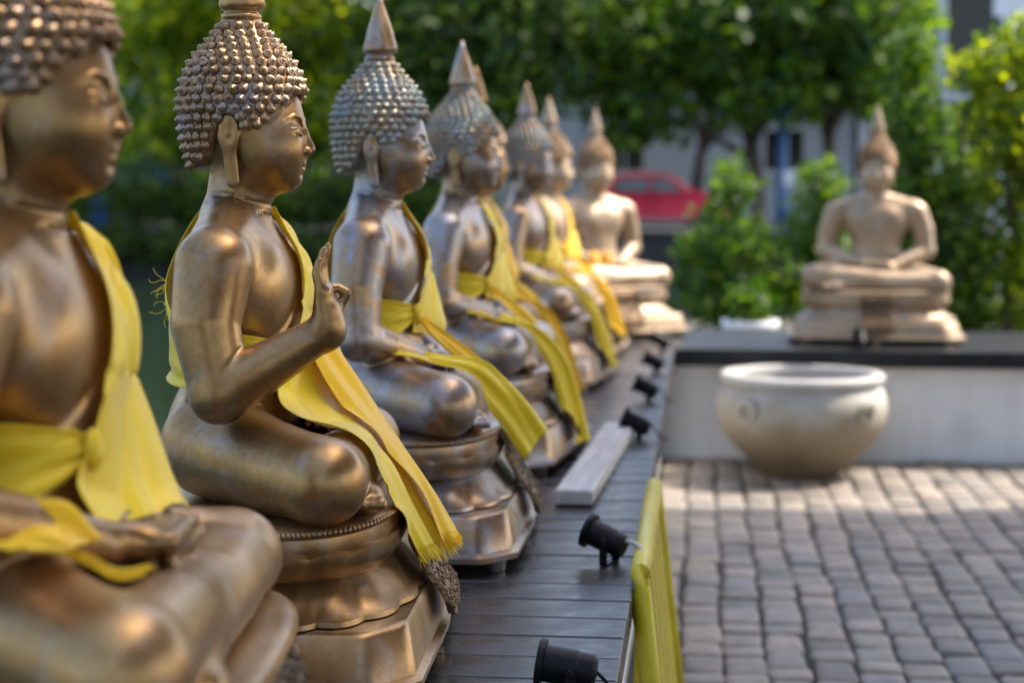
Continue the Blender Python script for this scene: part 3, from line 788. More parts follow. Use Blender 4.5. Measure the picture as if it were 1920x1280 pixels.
def sheet(rows, nu, nv, fn, off=0.006, hug=True, folds=(5, 0.004), seed=0, edge=0.0, passes=2):
    """rows: list of (left point, right point); a cloth grid between them, laid on the figure"""
    L = catmull([r[0] for r in rows], nv); Rr = catmull([r[1] for r in rows], nv)
    M_ = catmull([r[2] for r in rows], nv) if len(rows[0]) > 2 else None
    u = np.linspace(0, 1, nu)
    G = L[:, None, :] * (1 - u)[None, :, None] + Rr[:, None, :] * u[None, :, None]
    if M_ is not None:
        bow = (M_ - (L + Rr) / 2)[:, None, :] * (4 * u * (1 - u))[None, :, None]; G = G + bow
    hg = np.zeros((nv, nu), bool)
    hv_ = hug if callable(hug) else (lambda t: hug)
    for i in range(nv): hg[i, :] = hv_(i / (nv - 1))
    r_ = np.random.default_rng(seed); ph = r_.uniform(0, 6.28, 6)
    vv = np.linspace(0, 1, nv)[:, None]; uu = u[None, :]
    k, amp = folds
    F = np.sin(uu * k * 6.28 + 1.6 * np.sin(vv * 3 + ph[0]) + ph[1]) * 0.6 + 0.4 * np.sin(uu * k * 11 + 2.2 * np.sin(vv * 4 + ph[2]) + ph[3])
    F = np.sign(F) * np.abs(F) ** 0.8
    F += 0.5 * np.sin(vv * 9 + uu * 4 + ph[4]) * 0.4
    offs = off + amp * (F + 1.0) * np.clip(np.minimum(vv * 8 + .4, 1), 0, 1)
    P = push(G.reshape(-1, 3), fn, offs.ravel(), hg.ravel()).reshape(nv, nu, 3)
    # free cloth gets its folds along its own normal
    for _ in range(passes):
        Q = P.copy()
        Q[1:-1, 1:-1] = 0.5 * P[1:-1, 1:-1] + 0.125 * (P[:-2, 1:-1] + P[2:, 1:-1] + P[1:-1, :-2] + P[1:-1, 2:])
        P = Q
    du = np.gradient(P, axis=1); dv = np.gradient(P, axis=0); nrm = np.cross(du, dv); nrm /= np.maximum(np.linalg.norm(nrm, axis=2, keepdims=True), 1e-6)
    free = (~hg)[..., None]
    P = P + nrm * (F * amp)[..., None] * free
    v = P.reshape(-1, 3)
    a = (np.arange(nv - 1)[:, None] * nu + np.arange(nu - 1)[None, :]).ravel()
    f = np.stack([a, a + 1, a + nu + 1, a + nu], -1)
    return v, f.astype(np.int32), P
def cloth(name, v, f, mat, parent):
    o = ob(name, mesh(name, v, f, True), mat, parent)
    md = o.modifiers.new('thickness', 'SOLIDIFY'); md.thickness = 0.0012; md.offset = 0
    return o
def fringe(P, mat, parent, ln, cnt, seed):
    r_ = random.Random(seed); mb = MB(); last = P[-1]; prev = P[-4]
    nu = len(last)
    for i in range(cnt):
        t = r_.random() * (nu - 1); k = min(int(t), nu - 2); q = t - k
        p = Vector(last[k] * (1 - q) + last[k + 1] * q); d = (Vector(last[k]) - Vector(prev[k])).normalized()
        L = ln * r_.uniform(.35, 1.1); pts = []
        sw = Vector((r_.uniform(-.4, .4), r_.uniform(-.5, .5), r_.uniform(-.3, .1)))
        for s in range(4): pts.append(p + d * (L * s / 3 - 0.002) + sw * (L * (s / 3) ** 2 * .8))
        mb.tube(pts, [0.0011, 0.0010, 0.0008, 0.0004], 4)
    o = mb.build('fringe', mat, parent); o['kind'] = 'stuff'; return o
BACK = [((-0.005, 0.045, 0.780), (-0.01, 0.165, 0.750)), ((-0.085, 0.015, 0.735), (-0.085, 0.19, 0.70)), ((-0.115, -0.05, 0.655), (-0.115, 0.15, 0.60)),
        ((-0.105, -0.115, 0.60), (-0.115, 0.06, 0.49)), ((-0.05, -0.150, 0.572), (-0.075, -0.09, 0.455)), ((0.03, -0.142, 0.562), (0.02, -0.145, 0.465)),
        ((0.072, -0.100, 0.548), (0.07, -0.112, 0.485)), ((0.092, -0.062, 0.535), (0.094, -0.066, 0.508))]
def sash(loc, yaw, label, kind, seed, scale=1.0, tail_end=None, mat=YEL):
    t = empty('yellow_sash', loc, yaw); t.scale = (scale,) * 3
    tag(t, label, 'sash', 'yellow sashes draped on the statues')
    v, f, P = sheet(BACK, 26, 60, fn_torso, np.interp(np.linspace(0, 1, 60), [0, .12, .3, .5, .72, 1], [.006, .012, .022, .022, .008, .006])[:, None], True, (2, 0.003), seed)
    cloth('back_wrap', v, f, mat, t)
    if kind == 'raised':
        rows = [((0.0, 0.045, 0.782), (-0.01, 0.165, 0.752)), ((0.055, 0.040, 0.728), (0.06, 0.17, 0.70)), ((0.092, 0.010, 0.655), (0.100, 0.15, 0.615)),
                ((0.105, -0.028, 0.588), (0.135, 0.13, 0.545)), ((0.095, -0.072, 0.530), (0.168, 0.105, 0.48)), ((0.085, -0.140, 0.462), (0.205, 0.080, 0.425)),
                ((0.130, -0.225, 0.432), (0.248, 0.055, 0.372)), ((0.225, -0.215, 0.395), (0.292, 0.030, 0.300)), ((0.275, -0.170, 0.285), (0.330, 0.010, 0.235)), ((0.312, -0.115, 0.190), (0.360, 0.000, 0.190))]
        v, f, P = sheet(rows, 60, 110, fn_ped, 0.006, lambda s: s < 0.30, (2.2, 0.0055), seed + 1)
        cloth('front_drape', v, f, mat, t); fringe(P, mat, t, 0.030, 220, seed)
        rows = [((0.104, -0.02, 0.56), (0.135, 0.05, 0.555)), ((0.138, -0.05, 0.50), (0.176, 0.06, 0.49)), ((0.190, -0.070, 0.43), (0.228, 0.045, 0.42)), ((0.262, -0.075, 0.358), (0.285, 0.03, 0.345)),
                ((0.315, -0.06, 0.288), (0.333, 0.025, 0.272)), ((0.350, -0.052, 0.205), (0.375, 0.012, 0.198))]
        v, f, P = sheet(rows, 26, 70, fn_ped, 0.016, False, (1.1, 0.005), seed + 2)
        cloth('front_fold', v, f, YEL2, t); fringe(P, YEL2, t, 0.026, 110, seed + 5)
        mb = MB(); r_ = random.Random(4)
        for b0 in push(np.array([(-0.10, -0.06, 0.64), (-0.10, -0.085, 0.60)]), fn_torso, 0.024, True):
            for k in range(6):
                p = Vector([float(q) for q in b0]); pts = [p]
                dr = Vector((-1, r_.uniform(-.6, .6), r_.uniform(-.6, .8))).normalized()
                for s in range(6):
                    dr = (dr + Vector((r_.uniform(-.6, .6), r_.uniform(-.4, .4), r_.uniform(-.7, .6)))).normalized(); p = p + dr * 0.006; pts.append(p)
                mb.tube(pts, 0.0005, 4)
        o = mb.build('loose_thread', YEL, t); o['kind'] = 'stuff'
    else:
        if kind == 'wide':
            rows = [((0.0, 0.045, 0.782), (-0.01, 0.165, 0.752)), ((0.050, 0.040, 0.728), (0.040, 0.16, 0.70)), ((0.090, -0.010, 0.655), (0.068, 0.155, 0.63)), ((0.105, -0.045, 0.588), (0.094, 0.150, 0.56)),
                    ((0.095, -0.070, 0.530), (0.118, 0.145, 0.50)), ((0.086, -0.110, 0.490), (0.138, 0.135, 0.455)), ((0.110, -0.125, 0.448), (0.160, 0.125, 0.415))]
        else:
            rows = [((0.0, 0.045, 0.782), (-0.01, 0.170, 0.750)), ((0.050, 0.040, 0.728), (0.05, 0.185, 0.70)), ((0.092, 0.012, 0.655), (0.095, 0.17, 0.615)),
                    ((0.105, -0.028, 0.588), (0.125, 0.15, 0.545)), ((0.095, -0.070, 0.530), (0.145, 0.125, 0.49)), ((0.092, -0.095, 0.480), (0.140, 0.11, 0.455))]
        v, f, P = sheet(rows, 48, 70, fn_front, 0.006, lambda s: s < 0.45, (2.0, 0.006), seed + 1)
        cloth('front_drape', v, f, mat, t)
        # lap band: runs from the hip along the thigh crease and over the shins
        e = tail_end or (0.36, -0.05, 0.25); ez = e[2]
        if kind == 'wide':
            cp = [(-0.07, -0.165, 0.445), (0.00, -0.205, 0.442), (0.06, -0.225, 0.435), (0.12, -0.22, 0.425), (0.18, -0.19, 0.410)]; wd = 0.017
        else:
            cp = [(-0.07, -0.150, 0.465), (0.02, -0.195, 0.450), (0.10, -0.215, 0.435), (0.175, -0.215, 0.422), (0.235, -0.185, 0.400), (0.280, -0.130, 0.350)]
            if ez < 0.2: cp += [(0.318, -0.095, 0.275), (0.345, -0.075, 0.18), (e[0], e[1], ez)]
            else: cp += [(0.318, -0.090, 0.298), e]
            wd = 0.034
        rows = []
        for i, p in enumerate(cp):
            p = np.array(p); u_ = i / (len(cp) - 1)
            side = np.array([-0.15, 0.75, 0.55]) if u_ < .5 else (np.array([0.60, 0.65, 0.15]) if ez < .2 else np.array([0.55, 0.45, 0.75]))
            rows.append((tuple(p - side * wd * (0.8 + .5 * u_)), tuple(p + side * wd * (0.8 + .5 * u_))))
        v, f, P = sheet(rows, 26, 90, fn_ped, 0.008, (lambda s: True) if kind == 'wide' else (lambda s: s < 0.35), (1.6, 0.006), seed + 2)
        cloth('lap_band', v, f, YEL2 if seed % 2 else mat, t)
        if kind == 'wide':
            rows = [((0.010, -0.265, 0.425), (0.030, -0.150, 0.455)), ((0.045, -0.275, 0.445), (0.060, -0.150, 0.475)), ((0.085, -0.265, 0.452), (0.095, -0.155, 0.470)), ((0.120, -0.270, 0.425), (0.125, -0.170, 0.440))]
            v, f, P = sheet(rows, 40, 40, fn_ped, 0.012, False, (1.7, 0.016), seed + 9, passes=1)
            cloth('crumpled_end', v, f, YEL2, t)
        if kind != 'wide':
            cp2 = [(0.096, -0.066, 0.522), (0.125, -0.060, 0.488), (0.170, -0.075, 0.455), (0.215, -0.105, 0.425), (0.250, -0.135, 0.400)]
            rows = [(tuple(np.array(p) - np.array([0.1, 0.5, .5]) * w2), tuple(np.array(p) + np.array([0.1, 0.5, .5]) * w2)) for p, w2 in zip(cp2, (.012, .022, .030, .034, .036))]
            v, f, P = sheet(rows, 16, 44, fn_ped, 0.012, False, (1.2, 0.004), seed + 3)
            cloth('twisted_fold', v, f, YEL2, t)
    # knot on the ribs
    r_ = np.random.default_rng(seed); n = 14; v = []; f = []
    for i in range(n + 1):
        ph = math.pi * i / n
        for k in range(20):
            a = 2 * math.pi * k / 20; rad = 0.014 * (1 + 0.22 * math.sin(a * 4 + ph * 3))
            v.append((0.097 + rad * .7 * math.sin(ph) * math.cos(a), -0.066 + rad * 1.1 * math.sin(ph) * math.sin(a), 0.520 + rad * 1.4 * math.cos(ph)))
    for i in range(n):
        for k in range(20):
            a = i * 20 + k; b_ = i * 20 + (k + 1) % 20; f.append((a, b_, b_ + 20, a + 20))
    ob('knot', mesh('knot', v, f, True), mat, t)
    return t

ST = [  # x, y, yaw, pose, skin, hair, label, single curls
 (-0.756, 1.83, R(5), 'lap', 'warm', 'warm_hair', 'largest out-of-focus bronze statue, cut off by the left edge of the picture', True),
 (-0.794, 2.90, R(4), 'raised', 'warm', 'warm_hair', 'sharp bronze seated statue holding up its right hand', True),
 (-0.735, 3.86, R(2), 'lap', 'blue', 'blue_hair', 'bluish bronze statue next behind the one with the raised hand', True),
 (-0.720, 5.10, R(-4), 'lap', 'blue', 'blue_hair', 'fourth statue from the left, with blue-grey shoulder and long sash to the deck', False),
 (-0.818, 6.15, R(-2), 'lap', 'warm', 'warm_hair', 'fifth statue from the left, mostly hidden, only its spire and face edge showing', False),
 (-0.733, 7.12, R(-5), 'lap', 'blue', 'blue_hair', 'sixth statue from the left, with greyish curls and dark chest', False),
 (-0.738, 8.22, R(-6), 'lap', 'pale', 'warm_hair', 'seventh statue from the left, peeping out just before the corner statue', False),
 (-0.585, 9.35, R(-52), 'lap', 'pale', 'warm_hair', 'pale golden statue at the platform corner, turned towards the court, beside the red car', False),
 (0.915, 9.20, R(-93), 'lap', 'pale', 'warm_hair', 'pale bronze statue facing the camera above the stone pot, without a sash', False),
]
for x_, y_, yaw, pose, sk, hr, lab, sg in ST:
    statue((x_, y_, DECK), yaw, pose, sk, hr, lab, sg)
sash((ST[0][0], ST[0][1], DECK), ST[0][2], 'pale yellow cloth across the blurred statue at the left edge', 'wide', 11)
sash((ST[1][0], ST[1][1], DECK), ST[1][2], 'yellow sash with a frayed fringe on the statue with raised hand', 'raised', 22)
sash((ST[2][0], ST[2][1], DECK), ST[2][2], 'yellow sash with a short folded tail on the bluish statue behind the raised hand', 'short', 30, tail_end=(0.365, -0.055, 0.225))
sash((ST[3][0], ST[3][1], DECK), ST[3][2], 'yellow sash whose long tail ends beside the loose board', 'long', 44, tail_end=(0.372, -0.06, 0.05))
sash((ST[4][0], ST[4][1], DECK), ST[4][2], 'deep yellow sash on the mostly hidden fifth statue', 'long', 53, tail_end=(0.375, -0.06, 0.07), mat=YEL2)
sash((ST[5][0], ST[5][1], DECK), ST[5][2], 'yellow sash on the sixth statue with greyish curls', 'long', 64, tail_end=(0.37, -0.05, 0.06))
sash((ST[6][0], ST[6][1], DECK), ST[6][2], 'yellow sash on the seventh statue just before the corner', 'long', 75, tail_end=(0.37, -0.06, 0.10), mat=YEL2)

# ------------------------------------------------------------------ spotlights, board, barricade, pot
def spotlight(loc, yaw, tilt, label, cable=None):
    t = empty('spotlight', loc, yaw); t.scale = (.86, .86, .86); tag(t, label, 'spotlight', 'black spotlights along the platform edges')
    M = Matrix.Translation((0, 0, 0.062)) @ Matrix.Rotation(R(90) - tilt, 4, 'Y')
    h = MB().lathe([(0.006, -0.058), (0.026, -0.056), (0.031, -0.050), (0.032, -0.022), (0.034, -0.020), (0.034, 0.042), (0.034, 0.044)], 28, M).build('housing', BLACK, t); smooth_angle(h, 30)
    q = MB().lathe([(0.034, 0.040), (0.044, 0.041), (0.045, 0.046), (0.045, 0.052), (0.040, 0.054), (0.037, 0.050)], 28, M, caps=False).build('front_rim', BLACK, h); smooth_angle(q, 30)
    MB().lathe([(0.037, 0.047), (0.020, 0.0485), (0.001, 0.049)], 24, M).build('lens', GLASS, h)
    b_ = MB()
    for s in (-1, 1):
        b_.box((-0.010 - 0.012, s * 0.040 - 0.002, 0.004), (0.010 - 0.012, s * 0.040 + 0.002, 0.070))
    b_.box((-0.022, -0.0415, 0.0005), (-0.002, 0.0415, 0.004)); b_.build('bracket', BLACK, t)
    for s in (-1, 1):
        MB().lathe([(0.008, 0), (0.008, 0.007), (0.005, 0.009)], 10, Matrix.Translation((-0.012, s * 0.042, 0.062)) @ Matrix.Rotation(R(-90 * s), 4, 'X')).build('knob', BLACK, t)
    if cable: MB().tube(catmull(cable, 30), 0.0055 if len(cable) > 4 else 0.0035, 8).build('cable', CABLE if len(cable) > 4 else BLACK, t, True)
    return t
bk = Vector((-0.055, 0, 0.062))
cab0 = [(-0.05, 0, 0.06), (-0.075, 0.0, 0.035), (-0.09, 0.01, 0.01), (-0.12, 0.03, 0.004)]
cab1 = [(-0.05, 0, 0.062), (-0.10, 0.03, 0.058), (-0.135, 0.05, 0.030), (-0.115, 0.07, 0.01), (-0.085, 0.08, -0.02), (-0.08, 0.09, -0.08)]
spotlight((-0.205, 2.62, DECK), R(178), R(8), 'black spotlight lying nearest, cut by the bottom edge of the picture', cab0)
spotlight((-0.200, 3.62, DECK), R(160), R(20), 'black spotlight with a pale bent cable above the yellow barricade', cab1)
for x_, y_, l in ((-0.205, 5.45, 'third black spotlight from the front, beside the far end of the loose board'), (-0.205, 6.45, 'fourth black spotlight along the deck edge'), (-0.205, 7.45, 'fifth black spotlight along the deck edge'), (-0.20, 8.50, 'last black spotlight on the deck, at the corner of the platform')):
    spotlight((x_, y_, DECK), R(185), R(25), l, cab0)
spotlight((0.80, 8.68, DECK), R(95), R(35), 'small black spotlight below the statue above the stone pot', cab0)
bd = MB().box((-0.048, -0.64, 0.0), (0.048, 0.64, 0.040), 0.004).build('loose_board', BOARD, None, loc=(-0.288, 4.90, DECK + 0.003), rotz=R(-2.5))
tag(bd, 'weathered whitish timber board lying lengthwise on the dark deck', 'board')

ba = empty('folding_barricade', (-0.07, 3.9, 0)); tag(ba, 'scuffed yellow metal folding barricade standing against the deck edge', 'barricade')
ya, yb = -0.52, 0.58; top = 0.595
def leaf(sx0, sx1, name):
    o = MB().tube([(sx1, ya, 0.0), (sx0, ya, top - .03), (sx0, ya + 0.03, top), (sx0, yb - .03, top), (sx0, yb, top - .03), (sx1, yb, 0.0)], 0.021, 12).build(name, YPAINT, ba, True)
    for k in range(7):
        y0 = ya + 0.055 + k * (yb - ya - 0.06) / 7; x0 = sx1 + (sx0 - sx1) * 0.12; x1 = sx1 + (sx0 - sx1) * 0.93
        w2 = 0.092
        v = [(x0 - .004, y0, .075), (x0 + .004, y0, .075), (x0 + .004, y0 + w2, .075), (x0 - .004, y0 + w2, .075),
             (x1 - .004, y0, top * .93), (x1 + .004, y0, top * .93), (x1 + .004, y0 + w2, top * .93), (x1 - .004, y0 + w2, top * .93)]
        MB().add(v, [(3, 2, 1, 0), (4, 5, 6, 7), (0, 1, 5, 4), (1, 2, 6, 5), (2, 3, 7, 6), (3, 0, 4, 7)]).build('slat', YPAINT, o)
leaf(-0.046, 0.022, 'leaf')
for yy in (ya + .01, yb - .01): MB().tube([(-0.046, yy, top - .02), (-0.055, yy, 0.0)], 0.010, 8).build('rear_leg', YPAINT, ba, True)

def pot_mat():
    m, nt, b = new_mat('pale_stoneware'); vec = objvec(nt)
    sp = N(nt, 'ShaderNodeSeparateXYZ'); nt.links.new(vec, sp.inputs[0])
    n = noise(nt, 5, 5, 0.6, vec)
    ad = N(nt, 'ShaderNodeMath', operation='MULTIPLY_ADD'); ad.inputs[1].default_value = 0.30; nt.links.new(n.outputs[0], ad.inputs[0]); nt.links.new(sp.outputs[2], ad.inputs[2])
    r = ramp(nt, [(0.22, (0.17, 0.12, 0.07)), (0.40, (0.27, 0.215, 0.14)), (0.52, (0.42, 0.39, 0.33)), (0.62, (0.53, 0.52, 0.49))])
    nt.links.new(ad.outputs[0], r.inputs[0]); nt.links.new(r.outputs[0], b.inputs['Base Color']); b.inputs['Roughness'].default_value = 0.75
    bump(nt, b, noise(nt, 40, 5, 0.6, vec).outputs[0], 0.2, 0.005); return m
POT = pot_mat()
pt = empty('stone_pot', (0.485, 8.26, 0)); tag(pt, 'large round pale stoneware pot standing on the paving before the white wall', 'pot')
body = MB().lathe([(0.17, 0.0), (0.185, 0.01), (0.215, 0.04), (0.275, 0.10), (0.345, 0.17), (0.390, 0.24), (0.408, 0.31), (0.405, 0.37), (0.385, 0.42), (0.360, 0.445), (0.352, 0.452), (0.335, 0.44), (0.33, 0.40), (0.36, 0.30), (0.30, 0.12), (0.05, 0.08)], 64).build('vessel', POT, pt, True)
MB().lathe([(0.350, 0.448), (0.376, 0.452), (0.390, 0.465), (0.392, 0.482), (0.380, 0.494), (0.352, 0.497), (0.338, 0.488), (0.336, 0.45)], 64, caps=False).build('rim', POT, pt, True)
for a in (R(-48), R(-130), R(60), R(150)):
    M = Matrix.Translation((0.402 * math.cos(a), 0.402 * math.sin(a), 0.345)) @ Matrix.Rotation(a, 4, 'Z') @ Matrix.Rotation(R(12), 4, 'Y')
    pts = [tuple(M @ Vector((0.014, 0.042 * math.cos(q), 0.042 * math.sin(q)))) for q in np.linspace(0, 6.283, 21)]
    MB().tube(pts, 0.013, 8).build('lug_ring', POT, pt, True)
of = MB(); r_ = random.Random(2)
v, f, P = sheet([((-.06, -.07, .0), (.06, -.07, .01)), ((-.07, -.02, .05), (.06, -.03, .06)), ((-.05, .03, .07), (.05, .03, .05)), ((-.06, .08, .01), (.05, .08, .0))], 18, 24, lambda P: P[:, 2] + 1, 0, False, (2, .012), 5)
o = cloth('folded_cloth', v, f, ORA, None); o.location = (-0.52, 8.93, DECK + 0.405); tag(o, 'folded orange cloth laid on the lap of the corner statue', 'cloth')

# ------------------------------------------------------------------ vegetation
def leaves_mesh(clumps, count, size, seed, flat=0.35):
    r = np.random.default_rng(seed)
    wts = np.array([c[3] * c[4] * c[5] for c in clumps]) ** 0.75; wts /= wts.sum()
    which = r.choice(len(clumps), count, p=wts)
    C = np.array([c[:3] for c in clumps])[which]; S = np.array([c[3:6] for c in clumps])[which]
    d = r.normal(size=(count, 3)); d /= np.linalg.norm(d, axis=1, keepdims=True)
    rad = r.uniform(0, 1, (count, 1)) ** 0.42
    rad *= 1 + 0.18 * np.sin(d[:, :1] * 7 + which[:, None]) + 0.12 * np.sin(d[:, 2:] * 9 + which[:, None] * 2.1)
    p = C + d * rad * S
    n = d * 0.6 + r.normal(size=(count, 3)) * 0.6 + np.array([0, 0, flat]); n /= np.linalg.norm(n, axis=1, keepdims=True)
    a = np.cross(n, r.normal(size=(count, 3))); a /= np.linalg.norm(a, axis=1, keepdims=True); b = np.cross(n, a)
    L = size * r.uniform(0.6, 1.25, (count, 1)); Wd = L * 0.28
    q = np.stack([p - a * L * .5, p + b * Wd - n * L * .06, p + a * L * .5 - n * L * .12, p - b * Wd - n * L * .06], 1)
    f = np.arange(count * 4, dtype=np.int32).reshape(-1, 4)
    return mesh('crown', q.reshape(-1, 3), f, False)
def tree(name, base, trunk_top, tr, clumps, count, size, mat, label, cat, group, seed):
    t = empty(name, base); tag(t, label, cat, group)
    B = Vector(base)
    cl = [(c[0] - B.x, c[1] - B.y, c[2] - B.z, c[3], c[4], c[5]) for c in clumps]
    ob('crown', leaves_mesh(cl, count, size, seed), mat, t)
    tp = Vector(trunk_top) - B; mb = MB(); r_ = random.Random(seed)
    mid = tp * 0.5 + Vector((r_.uniform(-.1, .1), r_.uniform(-.1, .1), 0)) * tp.length * .3
    mb.tube(catmull([(0, 0, -0.1), tuple(mid), tuple(tp)], 10), [tr * (1 - .05 * i) for i in range(10)], 10)
    for c in cl[:7]:
        e = Vector(c[:3]); st_ = tp * r_.uniform(.6, .95)
        mb.tube(catmull([tuple(st_), tuple((st_ + e) / 2 + Vector((0, 0, .1 * tr * 10))), tuple(e)], 7), [tr * .5 * (1 - .12 * i) for i in range(7)], 7)
    mb.build('trunk', BARK, t, True)
    return t
def pix(px, py, Y):   # real point that stands at depth Y along the row direction
    return ((px - 1315) / 3200 * Y, Y, CAMZ - (py - 355) / 3200 * Y)
def clumps_px(lst, Y, dep):
    out = []
    for px, py, rx, rz in lst:
        yy = Y + random.uniform(-dep, dep) * .6; x_, y_, z_ = pix(px, py, yy); k = yy / 3200
        out.append((x_, y_, z_, rx * k, dep, rz * k))
    return out
G = 'trees along the far bank'
TREES = [
 ('bank_tree', (330, 37.8), LEAF_Y, [(300, 60, 170, 120), (480, 130, 170, 120), (600, 40, 130, 110), (330, 220, 130, 100), (560, 230, 120, 80), (420, -60, 220, 120)], 11000, 'bright yellow-green tree behind the statue with the raised hand'),
 ('bank_tree', (60, 40.0), LEAF_M, [(40, 80, 200, 140), (180, 40, 160, 110), (-100, 160, 200, 160), (120, 230, 130, 90), (0, -60, 260, 120)], 8000, 'green tree behind the head of the statue at the left edge'),
 ('bank_tree', (820, 38.2), LEAF_D, [(800, 60, 190, 130), (960, 120, 160, 120), (860, 200, 130, 90), (1010, 20, 170, 120), (760, 250, 90, 60), (900, -80, 260, 110)], 11000, 'dark shady tree behind the third and fourth statues'),
 ('bank_tree', (1420, 38.6), LEAF_M, [(1180, 90, 170, 120), (1330, 60, 180, 120), (1480, 100, 170, 110), (1200, 220, 110, 70), (1420, 180, 150, 70), (1300, -70, 300, 100), (1560, 60, 150, 120)], 13000, 'dark broad tree with a forked trunk above the red car'),
 ('bank_tree', (1532, 39.0), LEAF_M, [(1540, 120, 130, 90), (1600, 40, 130, 100), (1480, 20, 150, 90), (1620, 170, 90, 60), (1250, 10, 120, 70)], 7000, 'slender green tree right of the blue pole'),
]
TREES += [
 ('bank_tree', (180, 45.5), LEAF_D, [(100, 120, 260, 150), (350, 60, 260, 160), (560, 130, 220, 130), (200, 260, 240, 70), (450, 270, 200, 60)], 5500, 'dark tree far behind the bright yellow-green one'),
 ('bank_tree', (700, 46.2), LEAF_D, [(720, 100, 220, 130), (900, 60, 220, 150), (1040, 140, 180, 90), (780, 230, 160, 50)], 5500, 'dark tree far behind the third statue'),
 ('bank_tree', (1300, 46.4), LEAF_D, [(1180, 100, 200, 100), (1360, 60, 220, 140), (1520, 90, 180, 110), (1300, 170, 200, 50)], 5500, 'dark tree behind the broad one above the red car'),
]
for i, (nm, (bx, by), mat, cl, cnt, lab) in enumerate(TREES):
    X = (bx - 1315) / 3200 * by
    tree(nm, (X, by, 0.42), (X + random.uniform(-.3, .3), by, 3.0), 0.20, clumps_px(cl, by - 1, 1.3), int(cnt * .75), 0.32, mat, lab, 'tree', G, 100 + i)
# hedge on the bank, left side
for i, (px, py, rx, rz, lab) in enumerate([(180, 375, 150, 75, 'low dark shrub on the far bank beside the left statue'), (430, 375, 160, 75, 'low dark shrub on the far bank hidden behind the sharp statue'), (640, 368, 130, 75, 'low shrub on the far bank between the sharp and the bluish statue'), (800, 390, 120, 60, 'low shrub on the far bank left of the fourth statue'), (-20, 380, 130, 70, 'low shrub on the far bank at the left edge')]):
    p = pix(px, py, 37.6)
    tree('bank_shrub', (p[0], p[1], 0.40), (p[0], p[1], 0.8), 0.06, clumps_px([(px, py, rx, rz), (px - rx * .5, py + 10, rx * .6, rz * .8), (px + rx * .5, py + 6, rx * .6, rz * .8)], 37.6, .7), 3200, 0.17, [LEAF_D, LEAF_M][i % 2], lab, 'shrub', 'shrubs on the far bank', 200 + i)
for i, (px, lab) in enumerate([(-40, 'plant overhanging the water wall at the left edge'), (170, 'plant overhanging the water wall left of the sharp statue'), (350, 'plant overhanging the water wall behind the sharp statue'), (620, 'plant overhanging the water wall left of the bluish statue'), (810, 'plant overhanging the water wall right of the bluish statue')]):
    p = pix(px, 455, 36.6)
    tree('bank_shrub', (p[0], 36.9, 0.40), (p[0], 36.7, 0.55), 0.05, clumps_px([(px, 455, 90, 35), (px - 60, 470, 60, 30), (px + 70, 462, 60, 34)], 36.5, .35), 1500, 0.16, LEAF_D, lab, 'shrub', 'shrubs on the far bank', 400 + i)
# garden strip just behind the far platform
gb = MB().box((-0.1, 9.86, -1.2), (12, 15.5, 0.22)).build('garden_bank', EARTH); gb['kind'] = 'structure'
GS = [
 (1372, 13.0, LEAF_M, [(1372, 350, 50, 55), (1365, 450, 75, 75), (1330, 540, 75, 75), (1430, 520, 60, 80), (1290, 470, 35, 35), (1400, 590, 80, 50)], 3600, 'sunlit bright shrub between the red car and the blue pole'),
 (1535, 13.6, LEAF_M, [(1535, 345, 55, 45), (1530, 430, 65, 70), (1500, 530, 60, 70), (1570, 500, 60, 80)], 2800, 'small shrub just left of the camera-facing statue'),
 (1720, 12.6, LEAF_M, [(1700, 240, 80, 100), (1740, 350, 100, 100), (1780, 480, 110, 110), (1700, 560, 80, 80), (1830, 590, 90, 60), (1690, 110, 55, 60), (1660, 420, 60, 80)], 7500, 'tall leafy shrub right behind the camera-facing statue'),
 (1880, 12.2, LEAF_Y, [(1870, 230, 90, 110), (1900, 350, 100, 100), (1830, 140, 70, 70), (1930, 480, 100, 110), (1900, 100, 70, 60), (1980, 300, 100, 150), (1930, 590, 90, 60)], 7500, 'bright leafy shrub at the right edge of the picture'),
]
for i, (px, Y, mat, cl, cnt, lab) in enumerate(GS):
    X = (px - 1315) / 3200 * Y
    tree('garden_shrub', (X, Y, 0.21), (X, Y, 1.1), 0.035, clumps_px(cl, Y, .45), cnt, 0.085, mat, lab, 'shrub', 'shrubs behind the far platform', 300 + i)
wp = empty('planter', (0.30, 10.45, 0.22)); tag(wp, 'small white planter half hidden behind the dark coping', 'planter')
MB().lathe([(0.11, 0), (0.13, .02), (0.16, .30), (0.175, .32), (0.175, .36), (0.15, .36), (0.14, .30)], 24).build('vessel', WHITE, wp, True)
ob('plant', leaves_mesh([(0, 0, .46, .16, .16, .14)], 260, .09, 5), LEAF_M, wp)

